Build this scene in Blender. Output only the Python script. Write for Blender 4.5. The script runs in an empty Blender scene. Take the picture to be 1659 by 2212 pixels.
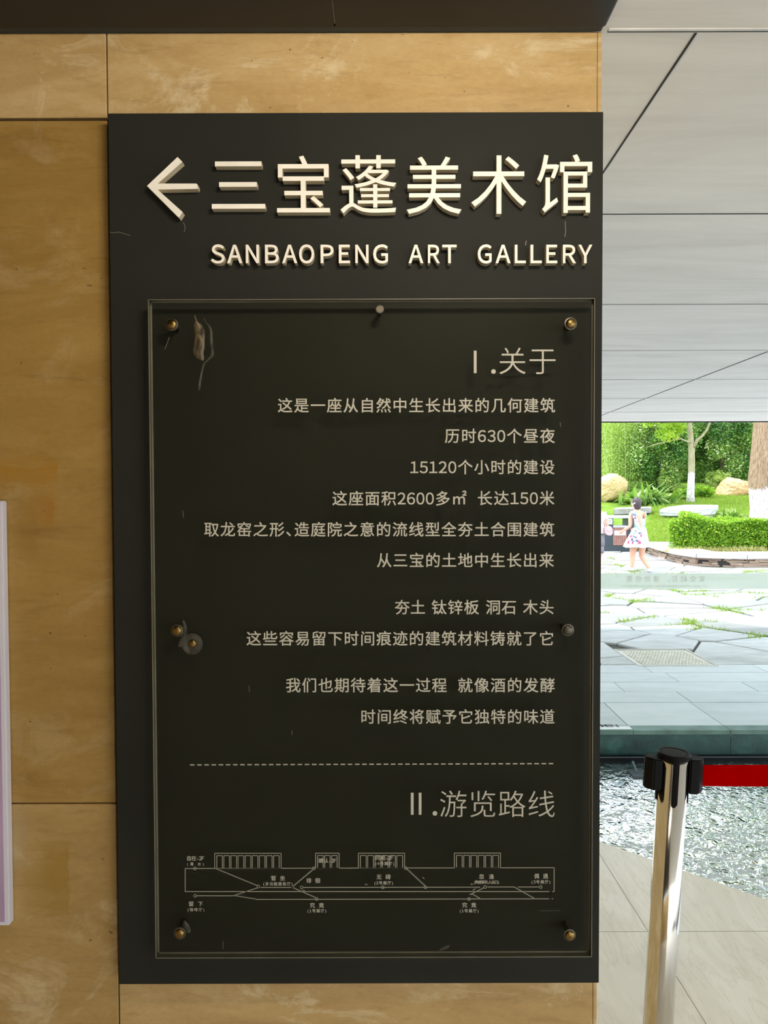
import bpy, bmesh, math, random
import numpy as np
from mathutils import Vector, Matrix, Euler, noise

random.seed(7)
rng = np.random.default_rng(11)
S = bpy.context.scene
C = S.collection
PI = math.pi

# ------------------------------------------------------------------ camera
F = 1600.0                      # focal length in pixels of the 1659 x 2212 frame
H = 1.65                        # eye height
cam_d = bpy.data.cameras.new('camera')
cam = bpy.data.objects.new('camera', cam_d)
C.objects.link(cam)
cam_d.sensor_fit = 'HORIZONTAL'
cam_d.sensor_width = 36.0
cam_d.lens = F / 1659.0 * 36.0
cam_d.clip_start = 0.05
cam_d.clip_end = 400
R = Euler((math.radians(90 - 1.575), 0, 0)).to_matrix() @ Euler((0, 0, math.radians(-0.17))).to_matrix()
cam.matrix_world = Matrix.Translation((0, 0, H)) @ R.to_4x4()
S.camera = cam

# ------------------------------------------------------------------ light
world = bpy.data.worlds.new('world')
S.world = world
world.use_nodes = True
wt = world.node_tree
wt.nodes.clear()
w_out = wt.nodes.new('ShaderNodeOutputWorld')
w_bg = wt.nodes.new('ShaderNodeBackground')
w_tc = wt.nodes.new('ShaderNodeTexCoord')
w_ns = wt.nodes.new('ShaderNodeTexNoise')
w_ns.inputs['Scale'].default_value = 3.0
w_ns.inputs['Detail'].default_value = 5.0
w_rp = wt.nodes.new('ShaderNodeValToRGB')
w_rp.color_ramp.elements[0].position = 0.40
w_rp.color_ramp.elements[0].color = (0.60, 0.76, 1.0, 1)
w_rp.color_ramp.elements[1].position = 0.60
w_rp.color_ramp.elements[1].color = (1.0, 0.985, 0.96, 1)
wt.links.new(w_tc.outputs['Generated'], w_ns.inputs['Vector'])
wt.links.new(w_ns.outputs['Fac'], w_rp.inputs['Fac'])
wt.links.new(w_rp.outputs['Color'], w_bg.inputs['Color'])
w_bg.inputs['Strength'].default_value = 2.7
wt.links.new(w_bg.outputs['Background'], w_out.inputs['Surface'])

sun_d = bpy.data.lights.new('sun', 'SUN')
sun_d.energy = 2.6
sun_d.angle = math.radians(4)
sun_d.color = (1.0, 0.95, 0.86)
sun = bpy.data.objects.new('sun', sun_d)
C.objects.link(sun)
sun_dir = Vector((-0.42, 0.10, 1.0)).normalized()      # towards the sun
sun.rotation_euler = sun_dir.to_track_quat('Z', 'Y').to_euler()
sun.location = (0, 6, 12)

S.view_settings.view_transform = 'Standard'
S.view_settings.look = 'None'
S.view_settings.gamma = 1.0
S.view_settings.use_curve_mapping = False
S.view_settings.exposure = 0.42

# ------------------------------------------------------------------ helpers
def ray(px, py):
    return R @ Vector(((px - 829.5) / F, -(py - 1106.0) / F, -1.0))
def atY(px, py, Y):             # the point of the plane y = Y seen at a pixel
    d = ray(px, py); t = Y / d.y
    return Vector((d.x * t, Y, H + d.z * t))
def atZ(px, py, Z):             # the point of the plane z = Z seen at a pixel
    d = ray(px, py); t = (Z - H) / d.z
    return Vector((d.x * t, d.y * t, Z))

def srgb(r, g, b):
    f = lambda c: (c / 255 / 12.92) if c / 255 <= 0.04045 else ((c / 255 + 0.055) / 1.055) ** 2.4
    return (f(r), f(g), f(b), 1.0)

class NT:
    def __init__(s, name):
        s.m = bpy.data.materials.new(name); s.m.use_nodes = True
        s.t = s.m.node_tree; s.t.nodes.clear()
        s.out = s.n('ShaderNodeOutputMaterial')
    def n(s, typ, **kw):
        nd = s.t.nodes.new(typ)
        for k, v in kw.items(): setattr(nd, k, v)
        return nd
    def l(s, a, b): s.t.links.new(a, b)
    def bsdf(s, col=(0.5, 0.5, 0.5, 1), rough=0.6, metal=0.0, spec=0.5):
        b = s.n('ShaderNodeBsdfPrincipled')
        b.inputs['Base Color'].default_value = col
        b.inputs['Roughness'].default_value = rough
        b.inputs['Metallic'].default_value = metal
        b.inputs['Specular IOR Level'].default_value = spec
        s.l(b.outputs[0], s.out.inputs['Surface'])
        return b
    def coords(s, scale=(1, 1, 1), rot=(0, 0, 0), kind='Object'):
        tc = s.n('ShaderNodeTexCoord'); mp = s.n('ShaderNodeMapping')
        mp.inputs['Scale'].default_value = scale; mp.inputs['Rotation'].default_value = rot
        s.l(tc.outputs[kind], mp.inputs['Vector']); return mp.outputs[0]
    def noise(s, vec, scale, detail=4, rough=0.55, dist=0.0):
        nd = s.n('ShaderNodeTexNoise')
        nd.inputs['Scale'].default_value = scale; nd.inputs['Detail'].default_value = detail
        nd.inputs['Roughness'].default_value = rough; nd.inputs['Distortion'].default_value = dist
        s.l(vec, nd.inputs['Vector']); return nd.outputs['Fac']
    def ramp(s, fac, stops):
        r = s.n('ShaderNodeValToRGB'); e = r.color_ramp.elements
        while len(e) < len(stops): e.new(0.5)
        for el, (p, c) in zip(e, stops):
            el.position = p; el.color = c if len(c) == 4 else (*c, 1)
        s.l(fac, r.inputs['Fac']); return r.outputs['Color']
    def mix(s, fac, a, b, mode='MIX'):
        m = s.n('ShaderNodeMix', data_type='RGBA', blend_type=mode)
        for sock, v in ((m.inputs[0], fac), (m.inputs[6], a), (m.inputs[7], b)):
            if hasattr(v, 'links'): s.l(v, sock)
            else: sock.default_value = v
        return m.outputs[2]
    def math(s, op, a, b=0.0, clamp=False):
        m = s.n('ShaderNodeMath', operation=op); m.use_clamp = clamp
        for sock, v in ((m.inputs[0], a), (m.inputs[1], b)):
            if hasattr(v, 'links'): s.l(v, sock)
            else: sock.default_value = v
        return m.outputs[0]
    def bump(s, height, bs, strength=0.3, dist=0.01):
        b = s.n('ShaderNodeBump'); b.inputs['Strength'].default_value = strength
        b.inputs['Distance'].default_value = dist
        s.l(height, b.inputs['Height']); s.l(b.outputs[0], bs.inputs['Normal']); return b

def plain(name, col, rough=0.6, metal=0.0, spec=0.5, var=0.10, scale=8.0, bump=0.0):
    n = NT(name); b = n.bsdf(col, rough, metal, spec)
    v = n.coords()
    f = n.noise(v, scale, 5)
    lo = tuple(c * (1 - var) for c in col[:3]); hi = tuple(min(1, c * (1 + var)) for c in col[:3])
    n.l(n.ramp(f, [(0.3, lo), (0.7, hi)]), b.inputs['Base Color'])
    if bump: n.bump(n.noise(v, scale * 6, 3), b, bump, 0.004)
    return n.m

def mesh_obj(name, verts, faces, mat=None, parent=None, smooth=False, mats=None, midx=None):
    me = bpy.data.meshes.new(name)
    me.from_pydata([tuple(v) for v in verts], [], faces)
    me.update()
    return link_mesh(name, me, mat, parent, smooth, mats, midx)

def link_mesh(name, me, mat=None, parent=None, smooth=False, mats=None, midx=None):
    o = bpy.data.objects.new(name, me)
    C.objects.link(o)
    for m in (mats or ([mat] if mat else [])): me.materials.append(m)
    if midx is not None: me.polygons.foreach_set('material_index', midx)
    if smooth: me.polygons.foreach_set('use_smooth', [True] * len(me.polygons))
    if parent: o.parent = parent; o.matrix_parent_inverse = Matrix.Translation(-parent.location) if parent.type == 'EMPTY' else Matrix.Identity(4)
    return o

def bm_obj(name, bm, mat=None, parent=None, smooth=False, mats=None, bevel=0.0):
    if bevel: bmesh.ops.bevel(bm, geom=bm.edges[:], offset=bevel, segments=2, affect='EDGES', clamp_overlap=True)
    bmesh.ops.recalc_face_normals(bm, faces=bm.faces[:])
    me = bpy.data.meshes.new(name); bm.to_mesh(me); bm.free()
    return link_mesh(name, me, mat, parent, smooth, mats)

def box(bm, x0, x1, y0, y1, z0, z1, mi=0):
    vs = [bm.verts.new(p) for p in ((x0,y0,z0),(x1,y0,z0),(x1,y1,z0),(x0,y1,z0),(x0,y0,z1),(x1,y0,z1),(x1,y1,z1),(x0,y1,z1))]
    for q in ((3,2,1,0),(4,5,6,7),(0,1,5,4),(1,2,6,5),(2,3,7,6),(3,0,4,7)):
        f = bm.faces.new([vs[i] for i in q]); f.material_index = mi
    return vs

def prism(bm, pts, z0, z1, mi=0):               # polygon in x,y given a height
    lo = [bm.verts.new((p[0], p[1], z0)) for p in pts]; hi = [bm.verts.new((p[0], p[1], z1)) for p in pts]
    n = len(pts)
    fs = [bm.faces.new(lo[::-1]), bm.faces.new(hi)]
    fs += [bm.faces.new((lo[i], lo[(i+1) % n], hi[(i+1) % n], hi[i])) for i in range(n)]
    for f in fs: f.material_index = mi

def tube(bm, pts, rad, n=10, cap=True, mi=0, squash=None):
    pts = [Vector(p) for p in pts]
    if not hasattr(rad, '__len__'): rad = [rad] * len(pts)
    rings = []
    up = Vector((0.13, 0.2, 1)).normalized()
    for i, p in enumerate(pts):
        d = (pts[min(i+1, len(pts)-1)] - pts[max(i-1, 0)]).normalized()
        a = d.cross(up)
        if a.length < 0.15: a = d.cross(Vector((1, 0, 0)))
        a.normalize(); b = d.cross(a)
        rings.append([bm.verts.new(p + a * (math.cos(2*PI*k/n) * rad[i]) + b * (math.sin(2*PI*k/n) * rad[i])) for k in range(n)])
    for r0, r1 in zip(rings, rings[1:]):
        for k in range(n):
            f = bm.faces.new((r0[k], r0[(k+1) % n], r1[(k+1) % n], r1[k])); f.material_index = mi
    if cap:
        bm.faces.new(rings[0][::-1]).material_index = mi; bm.faces.new(rings[-1]).material_index = mi
    return rings

def lathe(bm, prof, n=32, M=Matrix.Identity(4), mi=0, sx=1.0, sy=1.0):   # profile of (r, z)
    rings = []
    for r, z in prof:
        rings.append([bm.verts.new(M @ Vector((math.cos(2*PI*k/n)*max(r,1e-4)*sx, math.sin(2*PI*k/n)*max(r,1e-4)*sy, z))) for k in range(n)])
    for r0, r1 in zip(rings, rings[1:]):
        for k in range(n):
            bm.faces.new((r0[k], r0[(k+1) % n], r1[(k+1) % n], r1[k])).material_index = mi
    bm.faces.new(rings[0][::-1]).material_index = mi; bm.faces.new(rings[-1]).material_index = mi

def empty(name, loc, label, cat, group=None):
    o = bpy.data.objects.new(name, None); C.objects.link(o); o.location = loc
    o.empty_display_size = 0.1
    tag(o, label, cat, group); return o
def tag(o, label=None, cat=None, group=None, kind=None):
    if label: o['label'] = label
    if cat: o['category'] = cat
    if group: o['group'] = group
    if kind: o['kind'] = kind
    return o
def struct(o, label=None):
    o['kind'] = 'structure'
    if label: o['label'] = label
    return o

# glyph outlines --------------------------------------------------------------
_gl = {}
def glyph(ch, weight=0.0, extrude=0.0, bevel=0.0):
    key = (ch, weight, extrude)
    if key in _gl: return _gl[key]
    cu = bpy.data.curves.new('g', 'FONT'); cu.body = ch; cu.size = 1.0
    cu.offset = weight; cu.extrude = extrude; cu.resolution_u = 4
    o = bpy.data.objects.new('g', cu); C.objects.link(o)
    bpy.context.view_layer.update()
    me = bpy.data.meshes.new_from_object(o)
    vs = [tuple(v.co) for v in me.vertices]; fs = [tuple(p.vertices) for p in me.polygons]
    bpy.data.objects.remove(o); bpy.data.curves.remove(cu); bpy.data.meshes.remove(me)
    _gl[key] = (vs, fs); return _gl[key]

def bbox(vs):
    xs = [v[0] for v in vs]; ys = [v[1] for v in vs]
    return min(xs), max(xs), min(ys), max(ys)

def fullw(ch):                  # the full-width twin of a Latin letter or digit
    return chr(ord(ch) + 0xFEE0) if '!' <= ch <= '~' else ch

# ------------------------------------------------------------------ materials
def make_travertine():
    n = NT('travertine'); b = n.bsdf(rough=0.42, spec=0.35)
    at = n.n('ShaderNodeAttribute', attribute_name='tint')
    v = n.coords()
    streak = n.noise(n.coords((1.3, 1.3, 4.2)), 3.0, 9, 0.66, 0.7)
    blot = n.noise(n.coords((1, 1, 1.8)), 2.6, 6, 0.62, 0.6)
    warm = n.ramp(streak, [(0.28, (0.23, 0.125, 0.020)), (0.5, (0.285, 0.163, 0.030)), (0.72, (0.335, 0.20, 0.045))])
    pale = n.ramp(streak, [(0.28, (0.45, 0.295, 0.12)), (0.5, (0.53, 0.365, 0.16)), (0.72, (0.61, 0.445, 0.22))])
    col = n.mix(at.outputs['Fac'], warm, pale)
    och = n.ramp(blot, [(0.50, (0, 0, 0)), (0.68, (1, 1, 1))])
    col = n.mix(n.math('MULTIPLY', och, 0.28), col, (0.40, 0.235, 0.06, 1))
    crust = n.noise(n.coords((1, 1, 1.5)), 4.2, 12, 0.72, 0.9)
    cr = n.ramp(crust, [(0.54, (0, 0, 0)), (0.64, (1, 1, 1))])
    col = n.mix(n.math('MULTIPLY', n.math('MULTIPLY', cr, at.outputs['Fac']), 0.8), col, (0.70, 0.58, 0.36, 1))
    vein = n.noise(n.coords((5, 5, 34)), 2.0, 6, 0.7, 0.5)
    vr = n.ramp(vein, [(0.33, (0.72, 0.70, 0.66)), (0.46, (1, 1, 1)), (0.64, (1.0, 1.0, 1.0)), (0.76, (1.2, 1.2, 1.22))])
    col = n.mix(0.5, col, vr, 'MULTIPLY')
    grain = n.noise(n.coords((1, 1, 1.6)), 70, 5, 0.7)
    col = n.mix(0.45, col, n.ramp(grain, [(0.3, (0.84, 0.83, 0.80)), (0.5, (1, 1, 1)), (0.75, (1.14, 1.14, 1.14))]), 'MULTIPLY')
    # square-edged rust patches on the long left slab
    sx = n.n('ShaderNodeSeparateXYZ'); tc = n.n('ShaderNodeTexCoord'); n.l(tc.outputs['Object'], sx.inputs[0])
    wob = n.math('MULTIPLY', n.math('SUBTRACT', n.noise(n.coords((2, 2, 9)), 6, 4), 0.5), 0.10)
    def patch(px0, py0, px1, py1, colr, amt):
        nonlocal col
        a = atY(px0, py1, WALL_Y); c = atY(px1, py0, WALL_Y)
        x = n.math('ADD', sx.outputs[0], n.math('MULTIPLY', wob, 0.15)); z = n.math('ADD', sx.outputs[2], wob)
        f = None
        for val, lo, sgn, soft in ((x, c.x, -1, 0.004), (z, a.z, 1, 0.04), (z, c.z, -1, 0.03), (x, a.x, 1, 0.06)):
            g = n.math('MULTIPLY', n.math('MULTIPLY', n.math('SUBTRACT', val, lo), sgn), 1.0 / soft, clamp=True)
            f = g if f is None else n.math('MULTIPLY', f, g)
        f = n.math('MULTIPLY', f, n.math('ADD', n.math('MULTIPLY', blot, 1.2), 0.1, clamp=True))
        col = n.mix(n.math('MULTIPLY', f, amt), col, colr)
    patch(-60, 980, 125, 1070, (0.33, 0.165, 0.018, 1), 1.0)
    patch(40, 1060, 118, 1150, (0.33, 0.14, 0.018, 1), 0.9)
    patch(30, 1095, 80, 1215, (0.25, 0.14, 0.025, 1), 0.8)
    patch(45, 1820, 150, 1985, (0.29, 0.17, 0.02, 1), 0.9)
    patch(-60, 1740, 60, 1900, (0.36, 0.27, 0.15, 1), 0.5)
    # small dark pits
    vo = n.n('ShaderNodeTexVoronoi'); vo.inputs['Scale'].default_value = 26
    vm = n.n('ShaderNodeVectorMath', operation='ADD'); sc_ = n.n('ShaderNodeVectorMath', operation='SCALE'); sc_.inputs['Scale'].default_value = 0.035
    nz = n.n('ShaderNodeTexNoise'); nz.inputs['Scale'].default_value = 60; nz.inputs['Detail'].default_value = 3; n.l(v, nz.inputs['Vector'])
    n.l(nz.outputs['Color'], sc_.inputs[0]); n.l(n.coords((1, 1, 2.1)), vm.inputs[0]); n.l(sc_.outputs[0], vm.inputs[1])
    n.l(vm.outputs[0], vo.inputs['Vector'])
    pit = n.math('LESS_THAN', vo.outputs['Distance'], n.math('MULTIPLY', n.math('SUBTRACT', n.noise(v, 7, 3), 0.42), 0.40))
    col = n.mix(n.math('MULTIPLY', pit, 0.75), col, (0.07, 0.035, 0.012, 1))
    n.l(col, b.inputs['Base Color'])
    n.bump(n.math('SUBTRACT', vein, n.math('MULTIPLY', pit, 0.8)), b, 0.12, 0.004)
    return n.m
WALL_Y = 1.385
SIGN_Y = 1.35

def make_zinc():
    n = NT('zinc_sheet'); b = n.bsdf(rough=0.55, spec=0.3)
    v = n.coords((0.8, 3.2, 1))
    f = n.noise(v, 1.1, 9, 0.66, 0.8)
    g = n.noise(n.coords((0.5, 9, 1), (0, 0, 0.12)), 2.0, 7, 0.62, 0.3)
    c = n.ramp(f, [(0.3, (0.74, 0.72, 0.685)), (0.55, (0.84, 0.82, 0.785)), (0.75, (0.90, 0.885, 0.85))])
    c = n.mix(0.5, c, n.ramp(g, [(0.3, (0.88, 0.88, 0.88)), (0.5, (1, 1, 1)), (0.72, (1, 1, 1)), (0.78, (1.2, 1.2, 1.2))]), 'MULTIPLY')
    n.l(c, b.inputs['Base Color'])
    return n.m

def make_marble():
    n = NT('cream_stone_floor'); b = n.bsdf(rough=0.28, spec=0.4)
    v = n.coords((2.4, 0.9, 1), (0, 0, math.radians(9)))
    f = n.noise(v, 1.6, 8, 0.62, 1.1)
    g = n.noise(n.coords((5.5, 0.9, 1), (0, 0, math.radians(12))), 2.2, 6, 0.6, 1.6)
    c = n.ramp(f, [(0.3, (0.68, 0.62, 0.49)), (0.55, (0.80, 0.74, 0.61)), (0.8, (0.87, 0.82, 0.70))])
    vn = n.ramp(n.math('ABSOLUTE', n.math('SUBTRACT', g, 0.5)), [(0.0, (0.62, 0.57, 0.45)), (0.012, (0.86, 0.83, 0.76)), (0.04, (1, 1, 1))])
    c = n.mix(0.3, c, vn, 'MULTIPLY')
    n.l(c, b.inputs['Base Color'])
    return n.m

def make_board():
    n = NT('charcoal_paint'); b = n.bsdf(rough=0.6, spec=0.15)
    v = n.coords()
    c = n.ramp(n.noise(v, 3, 5), [(0.3, (0.0165, 0.0168, 0.0128)), (0.7, (0.0215, 0.0222, 0.0172))])
    vo = n.n('ShaderNodeTexVoronoi'); vo.inputs['Scale'].default_value = 17; n.l(v, vo.inputs['Vector'])
    sp = n.math('LESS_THAN', vo.outputs['Distance'], n.math('MULTIPLY', n.math('SUBTRACT', n.noise(v, 9, 2), 0.5), 0.22))
    c = n.mix(sp, c, (0.006, 0.006, 0.005, 1))
    n.l(c, b.inputs['Base Color'])
    return n.m

def make_clear(name, tint, gloss=0.06, rough=0.02, haze=0.0, hazecol=(0.8, 0.85, 0.8, 1)):
    n = NT(name)
    tr = n.n('ShaderNodeBsdfTransparent'); tr.inputs[0].default_value = tint
    gl = n.n('ShaderNodeBsdfGlossy'); gl.inputs['Roughness'].default_value = rough
    fr = n.n('ShaderNodeFresnel'); fr.inputs['IOR'].default_value = 1.45
    mx = n.n('ShaderNodeMixShader'); n.l(n.math('MULTIPLY', fr.outputs[0], gloss * 10), mx.inputs[0])
    n.l(tr.outputs[0], mx.inputs[1]); n.l(gl.outputs[0], mx.inputs[2])
    last = mx
    if haze:
        df = n.n('ShaderNodeBsdfDiffuse'); df.inputs[0].default_value = hazecol
        tl = n.n('ShaderNodeBsdfTranslucent'); tl.inputs[0].default_value = hazecol
        ad = n.n('ShaderNodeMixShader'); ad.inputs[0].default_value = 0.5
        n.l(df.outputs[0], ad.inputs[1]); n.l(tl.outputs[0], ad.inputs[2])
        m2 = n.n('ShaderNodeMixShader'); m2.inputs[0].default_value = haze
        n.l(mx.outputs[0], m2.inputs[1]); n.l(ad.outputs[0], m2.inputs[2]); last = m2
    n.l(last.outputs[0], n.out.inputs['Surface'])
    return n.m

def make_water():
    n = NT('pool_water')
    b = n.bsdf((0.012, 0.035, 0.035, 1), 0.0, 0.0, 0.5)
    b.inputs['IOR'].default_value = 10.0
    v = n.coords((1, 1, 1))
    w1 = n.noise(v, 4.0, 3, 0.5, 0.6)
    w2 = n.noise(n.coords((1.4, 1.0, 1)), 17.0, 2, 0.5, 0.9)
    h = n.math('ADD', n.math('MULTIPLY', w1, 1.0), n.math('MULTIPLY', w2, 0.28))
    n.bump(h, b, 1.0, 0.034)
    return n.m

def make_leaf(name, stops, trans=0.35, rough=0.5):
    n = NT(name)
    at = n.n('ShaderNodeAttribute', attribute_name='rnd')
    c = n.ramp(at.outputs['Fac'], stops)
    b = n.n('ShaderNodeBsdfPrincipled'); b.inputs['Roughness'].default_value = rough
    b.inputs['Specular IOR Level'].default_value = 0.35
    n.l(c, b.inputs['Base Color'])
    tl = n.n('ShaderNodeBsdfTranslucent'); n.l(n.mix(0.5, c, (0.5, 0.7, 0.05, 1), 'MIX'), tl.inputs[0])
    mx = n.n('ShaderNodeMixShader'); mx.inputs[0].default_value = trans
    n.l(b.outputs[0], mx.inputs[1]); n.l(tl.outputs[0], mx.inputs[2])
    n.l(mx.outputs[0], n.out.inputs['Surface'])
    return n.m

def make_bark(name, c0, c1, scale=(9, 9, 1.5), white_to=None):
    n = NT(name); b = n.bsdf(rough=0.85, spec=0.2)
    f = n.noise(n.coords(scale), 2.4, 7, 0.65, 0.6)
    c = n.ramp(f, [(0.32, c0), (0.65, c1)])
    if white_to is not None:          # lime wash on the lower trunk
        sx = n.n('ShaderNodeSeparateXYZ'); tc = n.n('ShaderNodeTexCoord'); n.l(tc.outputs['Object'], sx.inputs[0])
        z = n.math('ADD', sx.outputs[2], n.math('MULTIPLY', n.noise(n.coords((12, 12, 5)), 2, 4), 0.5))
        m = n.math('LESS_THAN', z, white_to + 0.25)
        wash = n.ramp(n.noise(n.coords((20, 20, 4)), 2.2, 5, 0.6), [(0.36, (0.30, 0.25, 0.23)), (0.50, (0.80, 0.78, 0.78))])
        c = n.mix(m, c, wash)
    n.l(c, b.inputs['Base Color'])
    n.bump(f, b, 0.8, 0.03)
    return n.m

def make_stone(name, stops, scale=3.0, bump=0.4, rough=0.8):
    n = NT(name); b = n.bsdf(rough=rough, spec=0.3)
    v = n.coords()
    f = n.noise(v, scale, 8, 0.65, 0.6)
    n.l(n.ramp(f, stops), b.inputs['Base Color'])
    n.bump(n.noise(v, scale * 3, 6, 0.6), b, bump, 0.02)
    return n.m

def make_pave(name, stops, joint_bump=0.2):
    n = NT(name); b = n.bsdf(rough=0.65, spec=0.35)
    at = n.n('ShaderNodeAttribute', attribute_name='rnd')
    f = n.noise(n.coords((1, 3, 1)), 2.2, 8, 0.65, 0.7)
    k = n.math('ADD', n.math('MULTIPLY', f, 0.7), n.math('MULTIPLY', at.outputs['Fac'], 0.3))
    n.l(n.ramp(k, stops), b.inputs['Base Color'])
    n.bump(f, b, joint_bump, 0.02)
    return n.m

def make_glue(name, col, amt):
    n = NT(name)
    b = n.n('ShaderNodeBsdfPrincipled'); b.inputs['Base Color'].default_value = col; b.inputs['Roughness'].default_value = 0.45
    tr = n.n('ShaderNodeBsdfTransparent')
    mx = n.n('ShaderNodeMixShader')
    n.l(n.math('MULTIPLY', n.ramp(n.noise(n.coords((1, 1, 0.4)), 90, 4, 0.6, 0.8), [(0.35, (0.15, 0.15, 0.15)), (0.62, (1, 1, 1))]), amt), mx.inputs[0])
    n.l(tr.outputs[0], mx.inputs[1]); n.l(b.outputs[0], mx.inputs[2]); n.l(mx.outputs[0], n.out.inputs['Surface'])
    return n.m
M = {}
M['travertine'] = make_travertine()
M['zinc'] = make_zinc()
M['seam'] = plain('seam_shadow', (0.03, 0.03, 0.035, 1), 0.8)
M['lip'] = plain('zinc_fold', (0.72, 0.72, 0.70, 1), 0.4)
M['floor'] = make_marble()
M['soffit'] = plain('dark_soffit_metal', (0.018, 0.0175, 0.0155, 1), 0.6, var=0.12, scale=3)
M['bluestrip'] = plain('blue_grey_strip', (0.016, 0.032, 0.044, 1), 0.5)
M['board'] = make_board()
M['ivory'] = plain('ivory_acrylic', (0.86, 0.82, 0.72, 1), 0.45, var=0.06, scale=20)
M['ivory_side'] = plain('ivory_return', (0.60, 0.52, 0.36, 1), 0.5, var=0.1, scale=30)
M['print'] = plain('white_print', (0.50, 0.475, 0.385, 1), 0.6, var=0.04)
M['print_dim'] = plain('thin_print', (0.34, 0.33, 0.25, 1), 0.6, var=0.04)
M['print_faint'] = plain('faint_print', (0.055, 0.055, 0.045, 1), 0.6, var=0.04)
M['clear'] = make_clear('clear_acrylic', (0.93, 0.93, 0.88, 1), 0.002, 0.3)
M['edge'] = plain('edge_highlight_scratch', (0.17, 0.155, 0.115, 1), 0.35, var=0.2, scale=12)
M['edge_dark'] = plain('acrylic_edge_face', (0.07, 0.07, 0.052, 1), 0.3, var=0.1, scale=12)
M['brass'] = plain('aged_brass', (0.22, 0.145, 0.05, 1), 0.32, 1.0, var=0.35, scale=160)
M['steel_dark'] = plain('tarnished_steel', (0.10, 0.09, 0.07, 1), 0.4, 0.8, var=0.3, scale=90)
M['glue'] = make_glue('dried_glue', (0.20, 0.145, 0.075, 1), 0.60)
M['glue_pale'] = make_glue('dried_glue_rim', (0.14, 0.13, 0.10, 1), 0.45)
M['black'] = plain('black_plastic', (0.003, 0.003, 0.0035, 1), 0.5, var=0.1, spec=0.12)
M['black_cap'] = plain('black_cap_plastic', (0.012, 0.0125, 0.013, 1), 0.6, var=0.1, spec=0.15)
M['chrome'] = plain('polished_steel', (0.62, 0.60, 0.55, 1), 0.13, 1.0, var=0.03)
M['red'] = plain('red_webbing', (0.34, 0.0, 0.0, 1), 0.75, var=0.05, scale=40, spec=0.0)
M['red_dark'] = plain('dark_red_webbing', (0.14, 0.0, 0.0, 1), 0.75, var=0.05, spec=0.1)
M['water'] = make_water()
M['coping_top'] = plain('green_slate_edge', (0.13, 0.21, 0.18, 1), 0.6, var=0.35, scale=6)
M['coping'] = make_stone('wet_green_slate', [(0.3, (0.012, 0.035, 0.035)), (0.55, (0.03, 0.085, 0.08)), (0.75, (0.10, 0.19, 0.17))], 4.5, 0.3, 0.4)
M['slab'] = make_pave('blue_grey_slab', [(0.25, (0.49, 0.515, 0.52)), (0.5, (0.58, 0.605, 0.61)), (0.75, (0.65, 0.67, 0.67))], 0.12)
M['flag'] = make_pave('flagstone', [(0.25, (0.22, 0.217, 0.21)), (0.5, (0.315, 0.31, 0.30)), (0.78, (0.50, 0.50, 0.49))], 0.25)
M['soil'] = plain('joint_soil', (0.05, 0.048, 0.03, 1), 0.95, var=0.4, scale=3)
M['grate'] = plain('cast_cover', (0.62, 0.58, 0.50, 1), 0.6, var=0.15, scale=12)
M['lawn'] = plain('lawn_ground', (0.145, 0.25, 0.03, 1), 0.95, var=0.4, scale=2.2, spec=0.1)
M['blade'] = make_leaf('grass_blades', [(0.0, (0.17, 0.30, 0.03)), (0.5, (0.26, 0.41, 0.045)), (1.0, (0.40, 0.47, 0.10))], 0.3)
M['leaf_dark'] = make_leaf('dark_leaves', [(0.0, (0.018, 0.075, 0.038)), (0.4, (0.07, 0.21, 0.065)), (0.66, (0.22, 0.42, 0.08)), (0.85, (0.46, 0.64, 0.14)), (1.0, (0.76, 0.86, 0.55))], 0.25, 0.30)
M['leaf_lime'] = make_leaf('lime_leaves', [(0.0, (0.24, 0.42, 0.03)), (0.5, (0.46, 0.66, 0.06)), (1.0, (0.74, 0.86, 0.18))], 0.45)
M['leaf_bamboo'] = make_leaf('bamboo_leaves', [(0.0, (0.26, 0.42, 0.09)), (0.5, (0.48, 0.62, 0.17)), (1.0, (0.76, 0.84, 0.40))], 0.45)
M['leaf_mid'] = make_leaf('mid_leaves', [(0.0, (0.025, 0.10, 0.025)), (0.5, (0.13, 0.30, 0.05)), (0.85, (0.36, 0.56, 0.10)), (1.0, (0.66, 0.80, 0.36))], 0.3, 0.35)
M['leaf_hedge'] = make_leaf('hedge_leaves', [(0.0, (0.035, 0.13, 0.025)), (0.4, (0.15, 0.36, 0.03)), (0.75, (0.36, 0.60, 0.035)), (1.0, (0.66, 0.82, 0.12))], 0.33)
M['leaf_strap'] = make_leaf('strap_leaves', [(0.0, (0.06, 0.17, 0.03)), (0.5, (0.22, 0.42, 0.09)), (1.0, (0.62, 0.78, 0.36))], 0.2, 0.3)
M['bark'] = make_bark('brown_bark', (0.13, 0.085, 0.055), (0.48, 0.34, 0.22), (16, 16, 2.2), 1.70)
M['bark_slim'] = make_bark('tan_bark', (0.30, 0.26, 0.16), (0.50, 0.45, 0.30), (5, 5, 1.5), 2.42)
M['bark_plain'] = make_bark('grey_bark', (0.12, 0.09, 0.06), (0.26, 0.20, 0.13))
M['culm'] = plain('bamboo_culm', (0.40, 0.50, 0.22, 1), 0.5, var=0.2)
M['boulder'] = make_stone('tan_boulder', [(0.3, (0.40, 0.24, 0.10)), (0.5, (0.62, 0.44, 0.22)), (0.72, (0.74, 0.58, 0.36))], 1.3, 0.9)
M['boulder_red'] = make_stone('orange_boulder', [(0.3, (0.46, 0.26, 0.12)), (0.5, (0.64, 0.42, 0.22)), (0.72, (0.74, 0.56, 0.36))], 1.3, 0.9)
M['pale_stone'] = make_stone('pale_bench_stone', [(0.3, (0.46, 0.48, 0.50)), (0.5, (0.68, 0.70, 0.72)), (0.75, (0.82, 0.83, 0.84))], 2.5, 0.5)
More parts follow.
